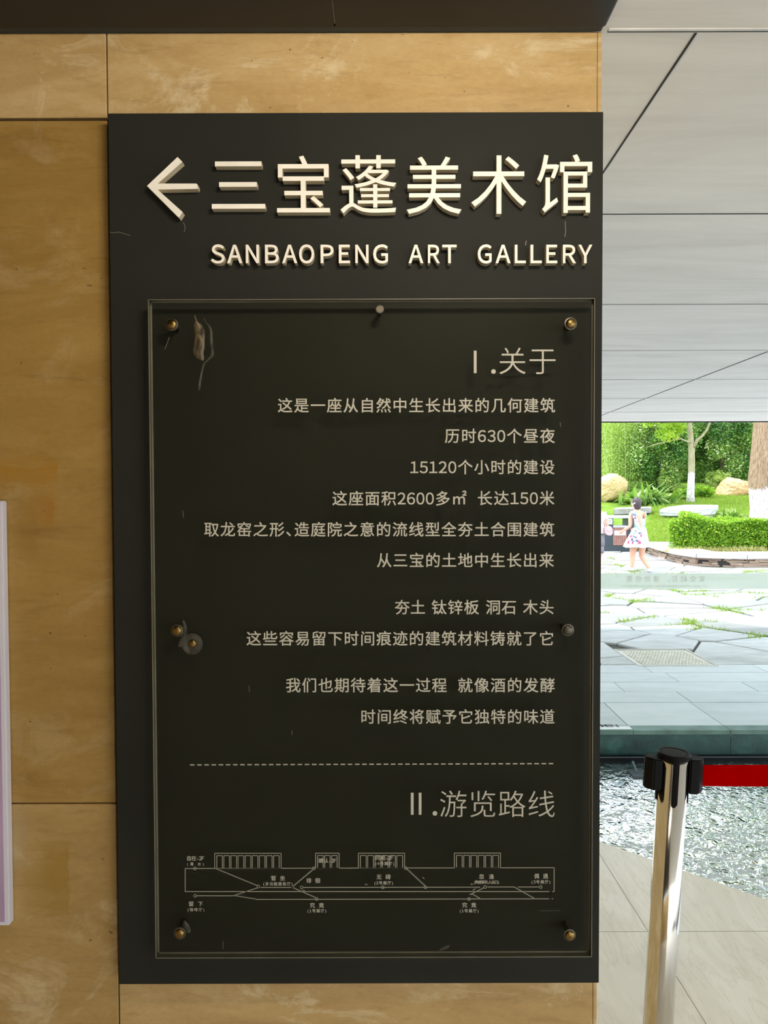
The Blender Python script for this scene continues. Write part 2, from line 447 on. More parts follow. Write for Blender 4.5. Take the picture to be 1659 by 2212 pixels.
M['grey_stone'] = make_stone('grey_bench_stone', [(0.3, (0.28, 0.26, 0.26)), (0.6, (0.46, 0.44, 0.44))], 2.5, 0.5)
M['cap_stone'] = make_stone('planter_cap_granite', [(0.3, (0.44, 0.44, 0.46)), (0.7, (0.56, 0.56, 0.58))], 6, 0.15)
M['slate'] = make_pave('stacked_slate', [(0.2, (0.20, 0.14, 0.11)), (0.5, (0.36, 0.27, 0.20)), (0.8, (0.50, 0.38, 0.27))], 0.5)
M['slate_gap'] = plain('slate_gap', (0.035, 0.03, 0.028, 1), 0.9)
M['bin_dark'] = plain('bin_steel', (0.045, 0.065, 0.075, 1), 0.5)
M['bin_top'] = plain('bin_top_steel', (0.50, 0.52, 0.56, 1), 0.45)
M['bin_wood'] = plain('bin_boards', (0.42, 0.22, 0.18, 1), 0.7, var=0.2, scale=9)
M['white'] = plain('white_paint', (0.80, 0.80, 0.79, 1), 0.5, var=0.03)
M['ink'] = plain('dark_ink', (0.06, 0.06, 0.07, 1), 0.7)
M['film'] = make_clear('frosted_film', (0.9, 0.95, 0.92, 1), 0.02, 0.2, 0.70, (0.90, 0.95, 0.89, 1))
M['film_text'] = plain('film_lettering', (0.52, 0.57, 0.46, 1), 0.7)
M['glass'] = make_clear('railing_glass', (0.95, 0.98, 0.965, 1), 0.012, 0.0)
M['glass_edge'] = plain('glass_edge', (0.30, 0.36, 0.33, 1), 0.2)
M['poster_white'] = plain('poster_border', (0.62, 0.60, 0.66, 1), 0.5, var=0.03)
M['poster_lilac'] = plain('poster_print', (0.40, 0.28, 0.42, 1), 0.5, var=0.15, scale=4)
M['skin'] = plain('skin', (0.70, 0.40, 0.27, 1), 0.55, var=0.05)
M['hair'] = plain('dark_hair', (0.055, 0.042, 0.045, 1), 0.5, var=0.3, scale=40)
M['mint'] = plain('mint_cotton', (0.42, 0.56, 0.52, 1), 0.8, var=0.06)
M['cotton'] = plain('white_cotton', (0.80, 0.79, 0.80, 1), 0.85, var=0.04)
M['grey_cloth'] = plain('grey_cotton', (0.20, 0.19, 0.23, 1), 0.85, var=0.08)
M['pink'] = plain('pink_leather', (0.78, 0.45, 0.47, 1), 0.5, var=0.05)
M['lamp_glass'] = plain('lamp_globe', (0.80, 0.82, 0.84, 1), 0.3, var=0.02)
M['lamp_post'] = plain('lamp_post', (0.62, 0.66, 0.68, 1), 0.5)

def make_print(name, base, cols, scale, thr):
    n = NT(name); b = n.bsdf(rough=0.85)
    vo = n.n('ShaderNodeTexVoronoi'); vo.inputs['Scale'].default_value = scale
    n.l(n.coords((1, 1, 1)), vo.inputs['Vector'])
    f = n.noise(n.coords(), scale * 0.9, 3, 0.6, 1.5)
    sp = n.n('ShaderNodeSeparateColor'); n.l(vo.outputs['Color'], sp.inputs[0])
    st = []
    for i, c in enumerate(cols): st.append((i / len(cols), c))
    r = n.n('ShaderNodeValToRGB'); r.color_ramp.interpolation = 'CONSTANT'
    e = r.color_ramp.elements
    while len(e) < len(st): e.new(0.5)
    for el, (p, c) in zip(e, st): el.position = p; el.color = (*c, 1)
    n.l(sp.outputs[0], r.inputs['Fac'])
    n.l(n.mix(n.math('GREATER_THAN', f, thr), base, r.outputs['Color']), b.inputs['Base Color'])
    return n.m
M['skirt'] = make_print('speckled_cotton', (0.82, 0.80, 0.82, 1), [(0.45, 0.35, 0.55), (0.6, 0.55, 0.75), (0.55, 0.4, 0.4)], 26, 0.62)
M['bag'] = make_print('painted_canvas', (0.82, 0.82, 0.84, 1), [(0.60, 0.04, 0.14), (0.04, 0.32, 0.30), (0.62, 0.08, 0.20), (0.10, 0.12, 0.24)], 13, 0.52)

# ------------------------------------------------------------------ wall of travertine slabs
CEIL = atY(600, 65.5, WALL_Y).z
JX = atY(228, 150, WALL_Y).x                     # the vertical joint
jx_bot = atY(259, 2160, WALL_Y).x
JX = (JX + jx_bot) / 2
JZ1 = atY(115, 258, WALL_Y).z
JZ2 = atY(120, 1736, WALL_Y).z
WR = atY(1300, 150, WALL_Y).x                    # right end of the pier
bm = bmesh.new()
tv = []
wmi = []
def slab(x0, x1, z0, z1, t, y0=WALL_Y, y1=WALL_Y + 0.03, mi=0):
    b2 = bmesh.new(); box(b2, x0, x1, y0, y1, z0, z1)
    bmesh.ops.bevel(b2, geom=b2.edges[:], offset=0.0012, segments=1, affect='EDGES')
    bmesh.ops.recalc_face_normals(b2, faces=b2.faces[:])
    m2 = bpy.data.meshes.new('s'); b2.to_mesh(m2); b2.free()
    bm.from_mesh(m2); tv.extend([t] * len(m2.polygons)); wmi.extend([mi] * len(m2.polygons)); bpy.data.meshes.remove(m2)
g = 0.0012
slab(-2.58, JX - g, JZ1 + 0.0035, CEIL - 0.004, 0.88)
slab(JX + g, WR - 0.0085, JZ1 - 0.01, CEIL - 0.004, 0.95)
slab(-2.58, JX - g, JZ2 + g, JZ1 - 0.002, 0.16)
slab(-2.58, JX - g, -0.02, JZ2 - g, 0.45)
slab(JX + g, WR - 0.0085, JZ2 + g, JZ1 - 0.013, 0.3)
slab(JX + g, WR - 0.0085, -0.02, JZ2 - g, 0.80)
slab(WR - 0.0078, WR, -0.02, CEIL - 0.004, 1.0, WALL_Y + 0.0005, WALL_Y + 0.62)     # slab on the end of the pier, its lit edge painted as palest tint
slab(-2.58, WR - 0.0080, -0.02, CEIL - 0.004, 0.0, WALL_Y + 0.032, WALL_Y + 0.62, 1)
me = bpy.data.meshes.new('wall_front')
bm.to_mesh(me); bm.free()
a = me.attributes.new('tint', 'FLOAT', 'FACE'); a.data.foreach_set('value', tv)
struct(link_mesh('wall_front', me, mats=[M['travertine'], plain('joint_shadow', (0.035, 0.02, 0.008, 1), 0.9)], midx=wmi), 'tan travertine slab wall behind the dark sign')

bm = bmesh.new(); box(bm, -2.9, -2.6, -4.99, WALL_Y + 0.6, -0.02, CEIL - 0.002)  # unseen wall added so the light comes from the right
me = bpy.data.meshes.new('added_wall_left'); bm.to_mesh(me); bm.free()
a = me.attributes.new('tint', 'FLOAT', 'FACE'); a.data.foreach_set('value', [0.4] * len(me.polygons))
struct(link_mesh('added_wall_left', me, M['travertine']), 'added unseen travertine wall at left, keeping light off that side')
bm = bmesh.new(); box(bm, -7, 1.2, -5.3, -5.0, -0.02, 3.0)  # unseen wall added to give the steel post a tan reflection
me = bpy.data.meshes.new('added_wall_back'); bm.to_mesh(me); bm.free()
a = me.attributes.new('tint', 'FLOAT', 'FACE'); a.data.foreach_set('value', [0.6] * len(me.polygons))
struct(link_mesh('added_wall_back', me, M['travertine']), 'added unseen travertine wall behind the viewer, reflected in the steel post')

# ------------------------------------------------------------------ ceiling
ROOF_X, ROOF_Y = 5.4, -3.3
def ceil_y(py): return atZ(829.5, py, CEIL).y
EDGE_Y = ceil_y(912.5)
bm = bmesh.new()
box(bm, -7, ROOF_X, ROOF_Y, EDGE_Y, CEIL, CEIL + 0.30, 0)
Z0, Z1 = CEIL - 0.0015, CEIL + 0.001
def seam(p, q, w, lipw=0.006):
    p, q = Vector((p[0], p[1])), Vector((q[0], q[1]))
    d = (q - p).normalized(); nn = Vector((-d.y, d.x))
    if nn.y < 0: nn = -nn
    for off, ww, mi in ((0, w, 1), (-(w + lipw) / 2, lipw, 2)):
        c = [p + nn * (off - ww/2), q + nn * (off - ww/2), q + nn * (off + ww/2), p + nn * (off + ww/2)]
        prism(bm, c, Z0 - (0.0004 if mi == 2 else 0), Z1, mi)
ys = []
for py, x0, x1, w in ((68.5, WR + 0.012, ROOF_X, 0.004), (463, -7, ROOF_X, 0.011), (658.5, -7, ROOF_X, 0.012), (758.5, -7, ROOF_X, 0.013), (821.5, -7, ROOF_X, 0.016), (862, -7, ROOF_X, 0.018), (891.5, -7, ROOF_X, 0.02)):
    y = ceil_y(py) ; ys.append(y)
    seam((x0, y), (x1, y), w)
d1a, d1b = atZ(1503, 71, CEIL), atZ(1303, 372, CEIL)
t1 = (ys[1] - d1a.y) / (d1b.y - d1a.y)
seam(d1a.xy, (d1a + (d1b - d1a) * t1).xy, 0.0045, 0.004)
d2a, d2b = atZ(1659, 759, CEIL), atZ(1297, 898, CEIL)
seam(d2a.xy, d2b.xy, 0.010, 0.006)
box(bm, -7, ROOF_X, EDGE_Y - 0.02, EDGE_Y + 0.004, CEIL - 0.012, CEIL + 0.001, 1)      # drip edge
struct(bm_obj('ceiling', bm, mats=[M['zinc'], M['seam'], M['lip']]), 'grey zinc panel ceiling with dark seams')

SOF_X = WR + 0.002
SY1 = ceil_y(49)
bm = bmesh.new()
for x0, x1 in ((-3.2, atZ(719, 20, CEIL - 0.008).x - 0.0015), (atZ(719, 20, CEIL - 0.008).x + 0.0015, SOF_X)):
    k = len(bm.faces); box(bm, x0, x1, ROOF_Y + 0.02, SY1, CEIL - 0.008, CEIL - 0.0008)
es = [e for e in bm.edges if abs(e.verts[0].co.z - e.verts[1].co.z) < 1e-6 and e.verts[0].co.z < CEIL - 0.007]
bmesh.ops.bevel(bm, geom=[e for e in es if abs(e.verts[0].co.x - SOF_X) < 1e-6 and abs(e.verts[1].co.x - SOF_X) < 1e-6], offset=0.006, segments=5, affect='EDGES', profile=0.5)
struct(bm_obj('trim_1', bm, M['soffit'], smooth=False), 'dark metal soffit panels above the sign')
# added warm lamp, out of view under the soffit, brightens the wall top
wl = empty('added_wall_washer', (0.25, 0.42, CEIL - 0.008), 'slim black wall washer lamp, added unseen under the soffit to light the sign', 'lamp')
aim = (Vector((-0.28, WALL_Y, 2.05)) - Vector((0.25, 0.42, CEIL - 0.085)))
LM = Matrix.Translation((0.25, 0.42, CEIL - 0.085)) @ aim.to_track_quat('-Z', 'Y').to_matrix().to_4x4()
bm = bmesh.new(); box(bm, -0.19, 0.19, -0.035, 0.035, 0.002, 0.05)
for v in bm.verts: v.co = LM @ v.co
bm_obj('housing', bm, M['black'], wl, bevel=0.003)
bm = bmesh.new(); box(bm, 0.24, 0.26, 0.41, 0.43, CEIL - 0.07, CEIL - 0.0081); bm_obj('stem', bm, M['black'], wl)
ld = bpy.data.lights.new('added_washer_light', 'AREA'); ld.shape = 'RECTANGLE'; ld.size = 0.36; ld.size_y = 0.06
ld.energy = 5.8; ld.color = (1.0, 0.86, 0.68)
lo = bpy.data.objects.new('added_washer_light', ld); C.objects.link(lo); lo.matrix_world = LM
bm = bmesh.new()
box(bm, -3.2, SOF_X - 0.004, SY1 + 0.001, WALL_Y - 0.001, CEIL - 0.005, CEIL - 0.0008)
struct(bm_obj('trim_2', bm, M['bluestrip'], bevel=0.001), 'blue grey strip where soffit meets wall')

# ------------------------------------------------------------------ floor, pool, paving
E1, E2 = atZ(1297, 1812, 0), atZ(1659, 1935, 0)
ed = (E2 - E1) / (E2.x - E1.x)
def edge_y(x): return E1.y + ed.y * (x - E1.x)
POOL_Y = 5.07
xl = E1.x + (POOL_Y - E1.y) / ed.y
xr = E1.x + (-3.8 - E1.y) / ed.y
bm = bmesh.new()
prism(bm, [(-7, -4), (xr, -4), (xl, POOL_Y), (-7, POOL_Y)], -0.03, 0.0)
for v in bm.verts: pass
prism(bm, [(-7, -4), (xr - 0.03, -4), (xl - 0.03, POOL_Y), (-7, POOL_Y)], -0.6, -0.031, 1)
# hairline joints between the stone tiles
def hair(p, q, w=0.0025):
    p, q = Vector(p[:2]), Vector(q[:2]); d = (q - p).normalized(); nn = Vector((-d.y, d.x)) * w / 2
    prism(bm, [p - nn, q - nn, q + nn, p + nn], -0.001, 0.0004, 1)
j1a, j1b = atZ(1297, 1848, 0), atZ(1400, 2012, 0)
dj = (j1b - j1a)
hair(j1a - dj * 0.06, j1a + dj * 2.4)
jy = atZ(1560, 2012, 0).y
hair((-2, jy), (E1.x + (jy - E1.y) / ed.y, jy))
hair((-2, jy - 1.05), (1.7, jy - 1.05))
struct(bm_obj('floor', bm, mats=[M['floor'], plain('tile_joint', (0.33, 0.30, 0.23, 1), 0.8)]), 'cream stone floor beside the pool')

WZ = -0.185
N = 2
mesh = mesh_obj('pool_water', [(-7, -3.9, WZ), (4.61, -3.9, WZ), (4.61, POOL_Y + 0.02, WZ), (-7, POOL_Y + 0.02, WZ)], [(0, 1, 2, 3)], M['water'])
struct(mesh, 'rippling dark pool water with white reflections')
bm = bmesh.new(); box(bm, -7, 14, -4, POOL_Y + 0.3, -0.66, -0.62)
struct(bm_obj('pool_floor', bm, M['coping']), 'dark pool bottom')

bm = bmesh.new(); box(bm, 4.6, 22, -12, POOL_Y + 0.02, -0.5, 0.0); box(bm, -7, 4.6, -12, -3.92, -0.5, 0.0)  # unseen court added to bounce daylight up to the ceiling
struct(bm_obj('added_court_paving', bm, plain('court_stone', (0.36, 0.34, 0.31, 1), 0.8)), 'added unseen stone court bouncing light under the roof')
rnd_layer = 'rnd'
def with_rnd(o, vals):
    a = o.data.attributes.new('rnd', 'FLOAT', 'FACE'); a.data.foreach_set('value', vals); return o

# coping of dark green slate along the far pool edge
bm = bmesh.new()
cx = [-2.5, -1.0, 0.55, 1.715, 2.385, 3.05 + 0.55, 4.6, 5.9, 7.2, 8.6, 10.2]
for k in range(len(cx) - 1):
    box(bm, cx[k] + 0.002, cx[k+1] - 0.002, POOL_Y - 0.006, POOL_Y + 0.10, -0.030, -0.001, 0)
cx2 = [-2.5, -0.7, 1.1, 2.39, 3.9, 5.6, 7.4, 9.0, 10.2]
for k in range(len(cx2) - 1):
    box(bm, cx2[k] + 0.002, cx2[k+1] - 0.002, POOL_Y, POOL_Y + 0.10, -0.60, -0.033, 1)
struct(bm_obj('pool_coping', bm, mats=[M['coping_top'], M['coping']]), 'dark green slate pool edge below the paving')

# paving: slabs by the pool, crazy paving beyond
def clip(poly, p, nrm):
    out = []
    for i in range(len(poly)):
        a, b = poly[i], poly[(i+1) % len(poly)]
        da = (a[0]-p[0])*nrm[0] + (a[1]-p[1])*nrm[1]; db = (b[0]-p[0])*nrm[0] + (b[1]-p[1])*nrm[1]
        if da <= 0: out.append(a)
        if da * db < 0:
            t = da / (da - db); out.append((a[0] + (b[0]-a[0])*t, a[1] + (b[1]-a[1])*t))
    return out
verts, faces, rv, mi = [], [], [], []
def stone(poly, top, m, r, bev=0.008):
    if len(poly) < 3: return
    cxx = sum(p[0] for p in poly) / len(poly); cyy = sum(p[1] for p in poly) / len(poly)
    n = len(poly); b0 = len(verts)
    inner = []
    for p in poly:
        d = math.hypot(p[0]-cxx, p[1]-cyy) + 1e-6
        inner.append((p[0] + (cxx-p[0]) / d * bev, p[1] + (cyy-p[1]) / d * bev))
    for p in poly: verts.append((p[0], p[1], -0.05))
    for p in poly: verts.append((p[0], p[1], top - bev * 0.6))
    for p in inner: verts.append((p[0], p[1], top))
    fs = [tuple(b0 + 2*n + i for i in range(n))]
    for i in range(n):
        j = (i+1) % n
        fs.append((b0+i, b0+j, b0+n+j, b0+n+i)); fs.append((b0+n+i, b0+n+j, b0+2*n+j, b0+2*n+i))
    for f in fs: faces.append(f); rv.append(r); mi.append(m)
rows = [(5.07, 5.735, 0.67, 1.715), (5.74, 6.045, 0.98, 1.42), (6.05, 6.355, 1.10, 1.98), (6.36, 6.685, 1.25, 1.30), (6.69, 6.985, 1.05, 2.44)]
for y0, y1, w, x0 in rows:
    x = x0 - w * 6
    while x < 9.5:
        stone([(x + .003, y0 + .003), (x + w - .003, y0 + .003), (x + w - .003, y1 - .003), (x + .003, y1 - .003)], -0.0005 + random.uniform(-.002, .0), 0, random.random(), 0.003)
        x += w
G = [atZ(1328, 1403, 0), atZ(1470, 1403, 0), atZ(1560, 1438, 0), atZ(1385, 1438, 0)]
gx0, gx1 = (G[0].x + G[3].x) / 2, (G[1].x + G[2].x) / 2
gy0, gy1 = G[3].y, G[0].y
cells = []
yy = 7.15
while yy < 22.5:
    xx = -1.0 + random.uniform(0, .5)
    h = random.uniform(0.34, 0.54)
    while xx < 15:
        w = random.uniform(0.8, 1.7)
        cells.append((xx + w/2 + random.uniform(-.15, .15), yy + random.uniform(-.13, .13)))
        xx += w
    yy += h
for i, c in enumerate(cells):
    poly = [(c[0]-2.0, c[1]-1.2), (c[0]+2.0, c[1]-1.2), (c[0]+2.0, c[1]+1.2), (c[0]-2.0, c[1]+1.2)]
    for j, q in enumerate(cells):
        if i == j: continue
        dx, dy = q[0]-c[0], q[1]-c[1]
        if abs(dx) > 4 or abs(dy) > 2.4: continue
        L = math.hypot(dx, dy)
        poly = clip(poly, ((c[0]+q[0])/2 - dx/L*0.014, (c[1]+q[1])/2 - dy/L*0.014), (dx, dy))
        if len(poly) < 3: break
    poly = clip(poly, (0, 6.99), (0, -1)); 
    if len(poly) < 3: continue
    # leave the cast cover its own bed
    cxx = sum(p[0] for p in poly)/len(poly); cyy = sum(p[1] for p in poly)/len(poly)
    if gx0 - .9 < cxx < gx1 + .9 and gy0 - .9 < cyy < gy1 + .9:
        opts = [clip(poly, (gx0 - .02, 0), (1, 0)), clip(poly, (gx1 + .02, 0), (-1, 0)), clip(poly, (0, gy0 - .02), (0, 1)), clip(poly, (0, gy1 + .02), (0, -1))]
        def area(P): return abs(sum(P[k][0]*P[(k+1) % len(P)][1] - P[(k+1) % len(P)][0]*P[k][1] for k in range(len(P)))) / 2 if len(P) > 2 else 0
        poly = max(opts, key=area)
    stone(poly, random.uniform(-.012, .006), 1, random.random() if cyy > 8.6 else random.uniform(0.8, 1.2), 0.014)  # stones under the roof are coloured paler to offset its shade
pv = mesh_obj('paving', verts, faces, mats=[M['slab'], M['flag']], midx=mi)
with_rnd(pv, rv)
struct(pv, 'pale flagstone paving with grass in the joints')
bm = bmesh.new(); box(bm, -8, 16, POOL_Y + 0.06, 23, -0.3, -0.026)
struct(bm_obj('paving_bed', bm, M['soil']), 'soil bed under the flagstones')

def tufts(name, spots, mat, h=(0.02, 0.06), k=7, spread=0.05):
    V, Fc, rn = [], [], []
    for (x, y, z, s) in spots:
        for _ in range(k):
            a = random.uniform(0, 2*PI); r = random.uniform(0, spread)
            px, py = x + math.cos(a)*r*1.8, y + math.sin(a)*r
            hh = random.uniform(*h) * s; w = 0.007 * s; b = random.uniform(0, PI)
            lx, ly = random.uniform(-.7, .7) * hh, random.uniform(-.7, .7) * hh
            n = len(V)
            V += [(px - math.cos(b)*w, py - math.sin(b)*w, z), (px + math.cos(b)*w, py + math.sin(b)*w, z), (px + lx, py + ly, z + hh)]
            Fc.append((n, n+1, n+2)); rn.append(random.random())
    o = mesh_obj(name, V, Fc, mat); return with_rnd(o, rn)
spots = []
CA = np.array(cells)
XY = np.stack([rng.uniform(1.5, 10, 60000), rng.uniform(7.2, 21, 60000)], 1)
for x, y in XY:
    d2 = (CA[:, 0] - x) ** 2 + (CA[:, 1] - y) ** 2
    a_, b_ = np.sqrt(np.partition(d2, 1)[:2])
    if not (y > 15.3 and x > 5.6) and y > 8.0 and b_ - a_ < 0.05 and noise.noise(Vector((x*.9, y*.9, 3))) > 0.16:
        spots.append((x, y, -0.027, random.uniform(0.8, 1.5)))
tag(tufts('joint_grass', spots, M['blade']), 'short green grass growing between the flagstones', 'grass', kind='stuff')

# cast cover
co = empty('drain_cover', ((gx0+gx1)/2, (gy0+gy1)/2, -0.02), 'rectangular studded metal drain cover set in the paving', 'drain cover')
bm = bmesh.new(); box(bm, gx0, gx1, gy0, gy1, -0.04, -0.008)
nx, ny = 20, 18
for i in range(nx):
    for j in range(ny):
        x = gx0 + .04 + (gx1-gx0-.08) * (i + .5 * (j % 2)) / nx; y = gy0 + .04 + (gy1-gy0-.08) * j / ny
        box(bm, x, x + .018, y, y + .022, -0.0081, 0.0)
bm_obj('cover_plate', bm, M['grate'], co)
bm = bmesh.new()
for x0, x1, y0, y1 in ((gx0-.018, gx0-.002, gy0-.018, gy1+.018), (gx1+.002, gx1+.018, gy0-.018, gy1+.018), (gx0-.002, gx1+.002, gy0-.018, gy0-.002), (gx0-.002, gx1+.002, gy1+.002, gy1+.018)):
    box(bm, x0, x1, y0, y1, -0.04, 0.002)
bm_obj('cover_frame', bm, plain('cover_frame', (0.50, 0.47, 0.42, 1), 0.6), co)

# ------------------------------------------------------------------ the gallery sign
sc = [atY(233, 244, SIGN_Y), atY(1303, 242, SIGN_Y), atY(1294, 2124, SIGN_Y), atY(258, 2126, SIGN_Y)]
sx0, sx1 = (sc[0].x + sc[3].x)/2, (sc[1].x + sc[2].x)/2
sz0, sz1 = (sc[2].z + sc[3].z)/2, (sc[0].z + sc[1].z)/2
sign = empty('gallery_sign', ((sx0+sx1)/2, SIGN_Y + 0.02, sz0), 'tall charcoal wall sign with ivory raised lettering and a clear panel of white text', 'sign')
bm = bmesh.new(); box(bm, sx0, sx1, SIGN_Y, SIGN_Y + 0.022, sz0, sz1)
bb = bm_obj('backing_board', bm, M['board'], sign, bevel=0.0008)
bm = bmesh.new(); box(bm, sx0 + 0.05, sx1 - 0.05, SIGN_Y + 0.0215, WALL_Y - 0.0005, sz0 + 0.05, sz1 - 0.05)
bm_obj('rear_frame', bm, M['black'], sign)

TY = SIGN_Y - 0.016                              # front of the raised letters
def raised(name, ch, px0, px1, py0, py1, weight=0.0):
    vs, fs = glyph(ch, weight, 0.5)
    x0, x1, y0, y1 = bbox(vs)
    a, b = atY(px0, py1, TY), atY(px1, py0, TY)
    V = []
    for v in vs:
        u = (v[0]-x0)/(x1-x0); w = (v[1]-y0)/(y1-y0)
        V.append((a.x + (b.x-a.x)*u, TY + (0.5 - v[2]) * 0.0155, a.z + (b.z-a.z)*w))
    me = bpy.data.meshes.new(name); me.from_pydata(V, [], fs); me.update()
    bm = bmesh.new(); bm.from_mesh(me)
    bmesh.ops.remove_doubles(bm, verts=bm.verts[:], dist=1e-5); bmesh.ops.recalc_face_normals(bm, faces=bm.faces[:])
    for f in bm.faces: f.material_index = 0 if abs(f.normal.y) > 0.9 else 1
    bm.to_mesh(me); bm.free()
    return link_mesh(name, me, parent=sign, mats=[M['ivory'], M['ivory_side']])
for ch, x0, x1, y0, y1 in (('三', 457.5, 572, 348.5, 451), ('宝', 598.5, 712, 336, 459), ('蓬', 735.5, 856, 335, 461),
                           ('美', 878.5, 997, 338, 462), ('术', 1018, 1137, 335.5, 462), ('馆', 1160, 1279.5, 333, 460)):
    raised('raised_character', ch, x0, x1, y0, y1, 0.0)
EN = [('S', 455.5, 485), ('A', 490.5, 523), ('N', 531, 559), ('B', 572.5, 602), ('A', 609.5, 642), ('O', 646, 678.5), ('P', 692.5, 720.5), ('E', 732, 756), ('N', 767.5, 796), ('G', 806, 838),
      ('A', 882.5, 914.5), ('R', 924.5, 950), ('T', 955.5, 986.5), ('G', 1032, 1062), ('A', 1070.5, 1103), ('L', 1112, 1136), ('L', 1146, 1170.5), ('E', 1180, 1204), ('R', 1216, 1244.5), ('Y', 1249.5, 1279.5)]
for ch, x0, x1 in EN:
    yo = 0.8 if ch in 'SOG' else 0
    raised('raised_letter', fullw(ch), x0, x1, 528.5 - yo, 568.5 + yo, 0.014)
# the arrow
def strip_poly(p, q, w):                         # a bar between two pixels as px quad
    d = Vector((q[0]-p[0], q[1]-p[1])).normalized(); nn = Vector((-d.y, d.x)) * w / 2
    return [(p[0]-nn.x, p[1]-nn.y), (q[0]-nn.x, q[1]-nn.y), (q[0]+nn.x, q[1]+nn.y), (p[0]+nn.x, p[1]+nn.y)]
bm = bmesh.new()
outline = [(317.5, 401.5), (383.5, 339), (394, 349.5), (341, 396.5), (424, 396.5), (427, 399), (427, 408), (340.5, 409.5), (394.5, 458), (386.5, 470.5)]
fr = [bm.verts.new(atY(x, y, TY)) for x, y in outline]
bk = [bm.verts.new((v.co.x, SIGN_Y - 0.0005, v.co.z)) for v in fr]
for tri in ((0, 1, 2, 3), (0, 3, 7), (3, 4, 5, 6), (3, 6, 7), (0, 7, 8, 9)):
    bm.faces.new([fr[i] for i in tri])
for i in range(len(fr)):
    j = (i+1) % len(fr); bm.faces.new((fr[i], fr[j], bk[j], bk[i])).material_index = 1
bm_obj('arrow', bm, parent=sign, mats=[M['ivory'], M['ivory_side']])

# the clear panel
PF = SIGN_Y - 0.034                              # its front face
PB = PF + 0.015
pc = [atY(320, 646, PF), atY(1287, 645, PF), atY(1277, 2069, PF), atY(336, 2069, PF)]
px0, px1 = (pc[0].x + pc[3].x)/2, (pc[1].x + pc[2].x)/2
pz0, pz1 = (pc[2].z + pc[3].z)/2, (pc[0].z + pc[1].z)/2
bm = bmesh.new()
vs = box(bm, px0, px1, PF, PB, pz0, pz1)
bm.faces.ensure_lookup_table()
panel = bm_obj('clear_panel', bm, parent=sign, mats=[M['clear'], M['edge_dark']])
for p in panel.data.polygons: p.material_index = 0 if abs(p.normal.y) > 0.9 else 1
# edge highlights painted as thin pale strips along both faces
bm = bmesh.new()
e = 0.0022
for yy0, yy1, ww in ((PF - 0.0002, PF + 0.0012, 0.0012), (PB - 0.0012, PB + 0.0002, e)):
    box(bm, px0, px1, yy0, yy1, pz0, pz0 + ww); box(bm, px0, px1, yy0, yy1, pz1 - ww, pz1)
    box(bm, px0, px0 + ww, yy0, yy1, pz0, pz1); box(bm, px1 - ww, px1, yy0, yy1, pz0, pz1)
bm_obj('panel_edge_highlight', bm, M['edge'], panel)

PT = PF - 0.0006                                 # plane of the printing
def put_text(V, Fc, s, x0, x1, yc, em, weight, latin=0.555, plane=PT, mirror=False, gy=0.38, fw=True):
    """lay a run of characters between two pixels; heights from the em size in pixels"""
    adv = []
    for ch in s:
        if ch in '、。': adv.append(0.5)
        elif ch == ' ': adv.append(0.3)
        elif ord(ch) < 256: adv.append(latin if ch not in '()' else 0.42)
        else: adv.append(1.0)
    # tracking chosen so the run spans x0..x1
    side = 0.04
    tr = 0.0
    if len(s) > 1: tr = ((x1 - x0) / em + 2 * side - sum(adv)) / (len(s) - 1)
    x = x0 - side * em
    for ch, ad in zip(s, adv):
        if ch != ' ':
            wide = fw and ord(ch) < 256 and ch.isalnum()
            g = fullw(ch) if wide else ch
            vs, fs = glyph(g, min(0.0, weight))
            if vs:
                b = bbox(vs)
                if ord(ch) < 256:
                    sh = ad / 2 - (b[0] + b[1]) / 2; sq = min(1.0, (ad * 0.90) / (b[1] - b[0])) if fw else 1.0
                else: sh, sq = 0, 1
                c = (b[0] + b[1]) / 2
                for ox, oy, oz in (((weight, weight, 0), (-weight, weight, 2e-5), (weight, -weight, 4e-5), (-weight, -weight, 6e-5)) if weight > 0 else ((0, 0, 0),)):
                    n = len(V)
                    for v in vs:
                        u = x + ((v[0] - c) * sq + c + sh + ox) * em
                        w = yc - (v[1] - gy + oy) * em
                        if mirror: u = x0 + x1 - u
                        V.append(atY(u, w, plane - oz))
                    Fc += [tuple(n + i for i in f) for f in fs]
        x += (ad + tr) * em
def text_part(name, runs, mat, parent, weight):
    V, Fc = [], []
    for r in runs: put_text(V, Fc, *r[:4], r[4], weight, *r[5:])
    return mesh_obj(name, V, Fc, mat, parent)

LINES = [
    [('这是一座从自然中生长出来的几何建筑', 600.5, 1198.5, 875.5, 33.5)],
    [('历时630个昼夜', 961.5, 1198, 941.5, 33.5)],
    [('15120个小时的建设', 887, 1197.5, 1009, 33.5)],
    [('这座面积2600多㎡', 718.5, 1007, 1076.5, 33.5), ('长达150米', 1032, 1197, 1076, 33.5)],
    [('取龙窑之形、造庭院之意的流线型全夯土合围建筑', 441.5, 1197, 1143.5, 33.5)],
    [('从三宝的土地中生长出来', 814.5, 1196, 1210, 33.5)],
    [('夯土', 853.5, 918, 1311.5, 33.5), ('钛锌板', 933, 1034, 1311.5, 33.5), ('洞石', 1050, 1115, 1311.5, 33.5), ('木头', 1130.5, 1196, 1311.5, 33.5)],
    [('这些容易留下时间痕迹的建筑材料铸就了它', 533, 1196, 1379, 33.5)],
    [('我们也期待着这一过程', 618, 964.5, 1480, 33.5), ('就像酒的发酵', 989.5, 1198, 1480, 33.5)],
    [('时间终将赋予它独特的味道', 779.5, 1197.5, 1548, 33.5)],
]
for ln in LINES:
    for run in ln: text_part('text_line', [run], M['print'], panel, 0.008)
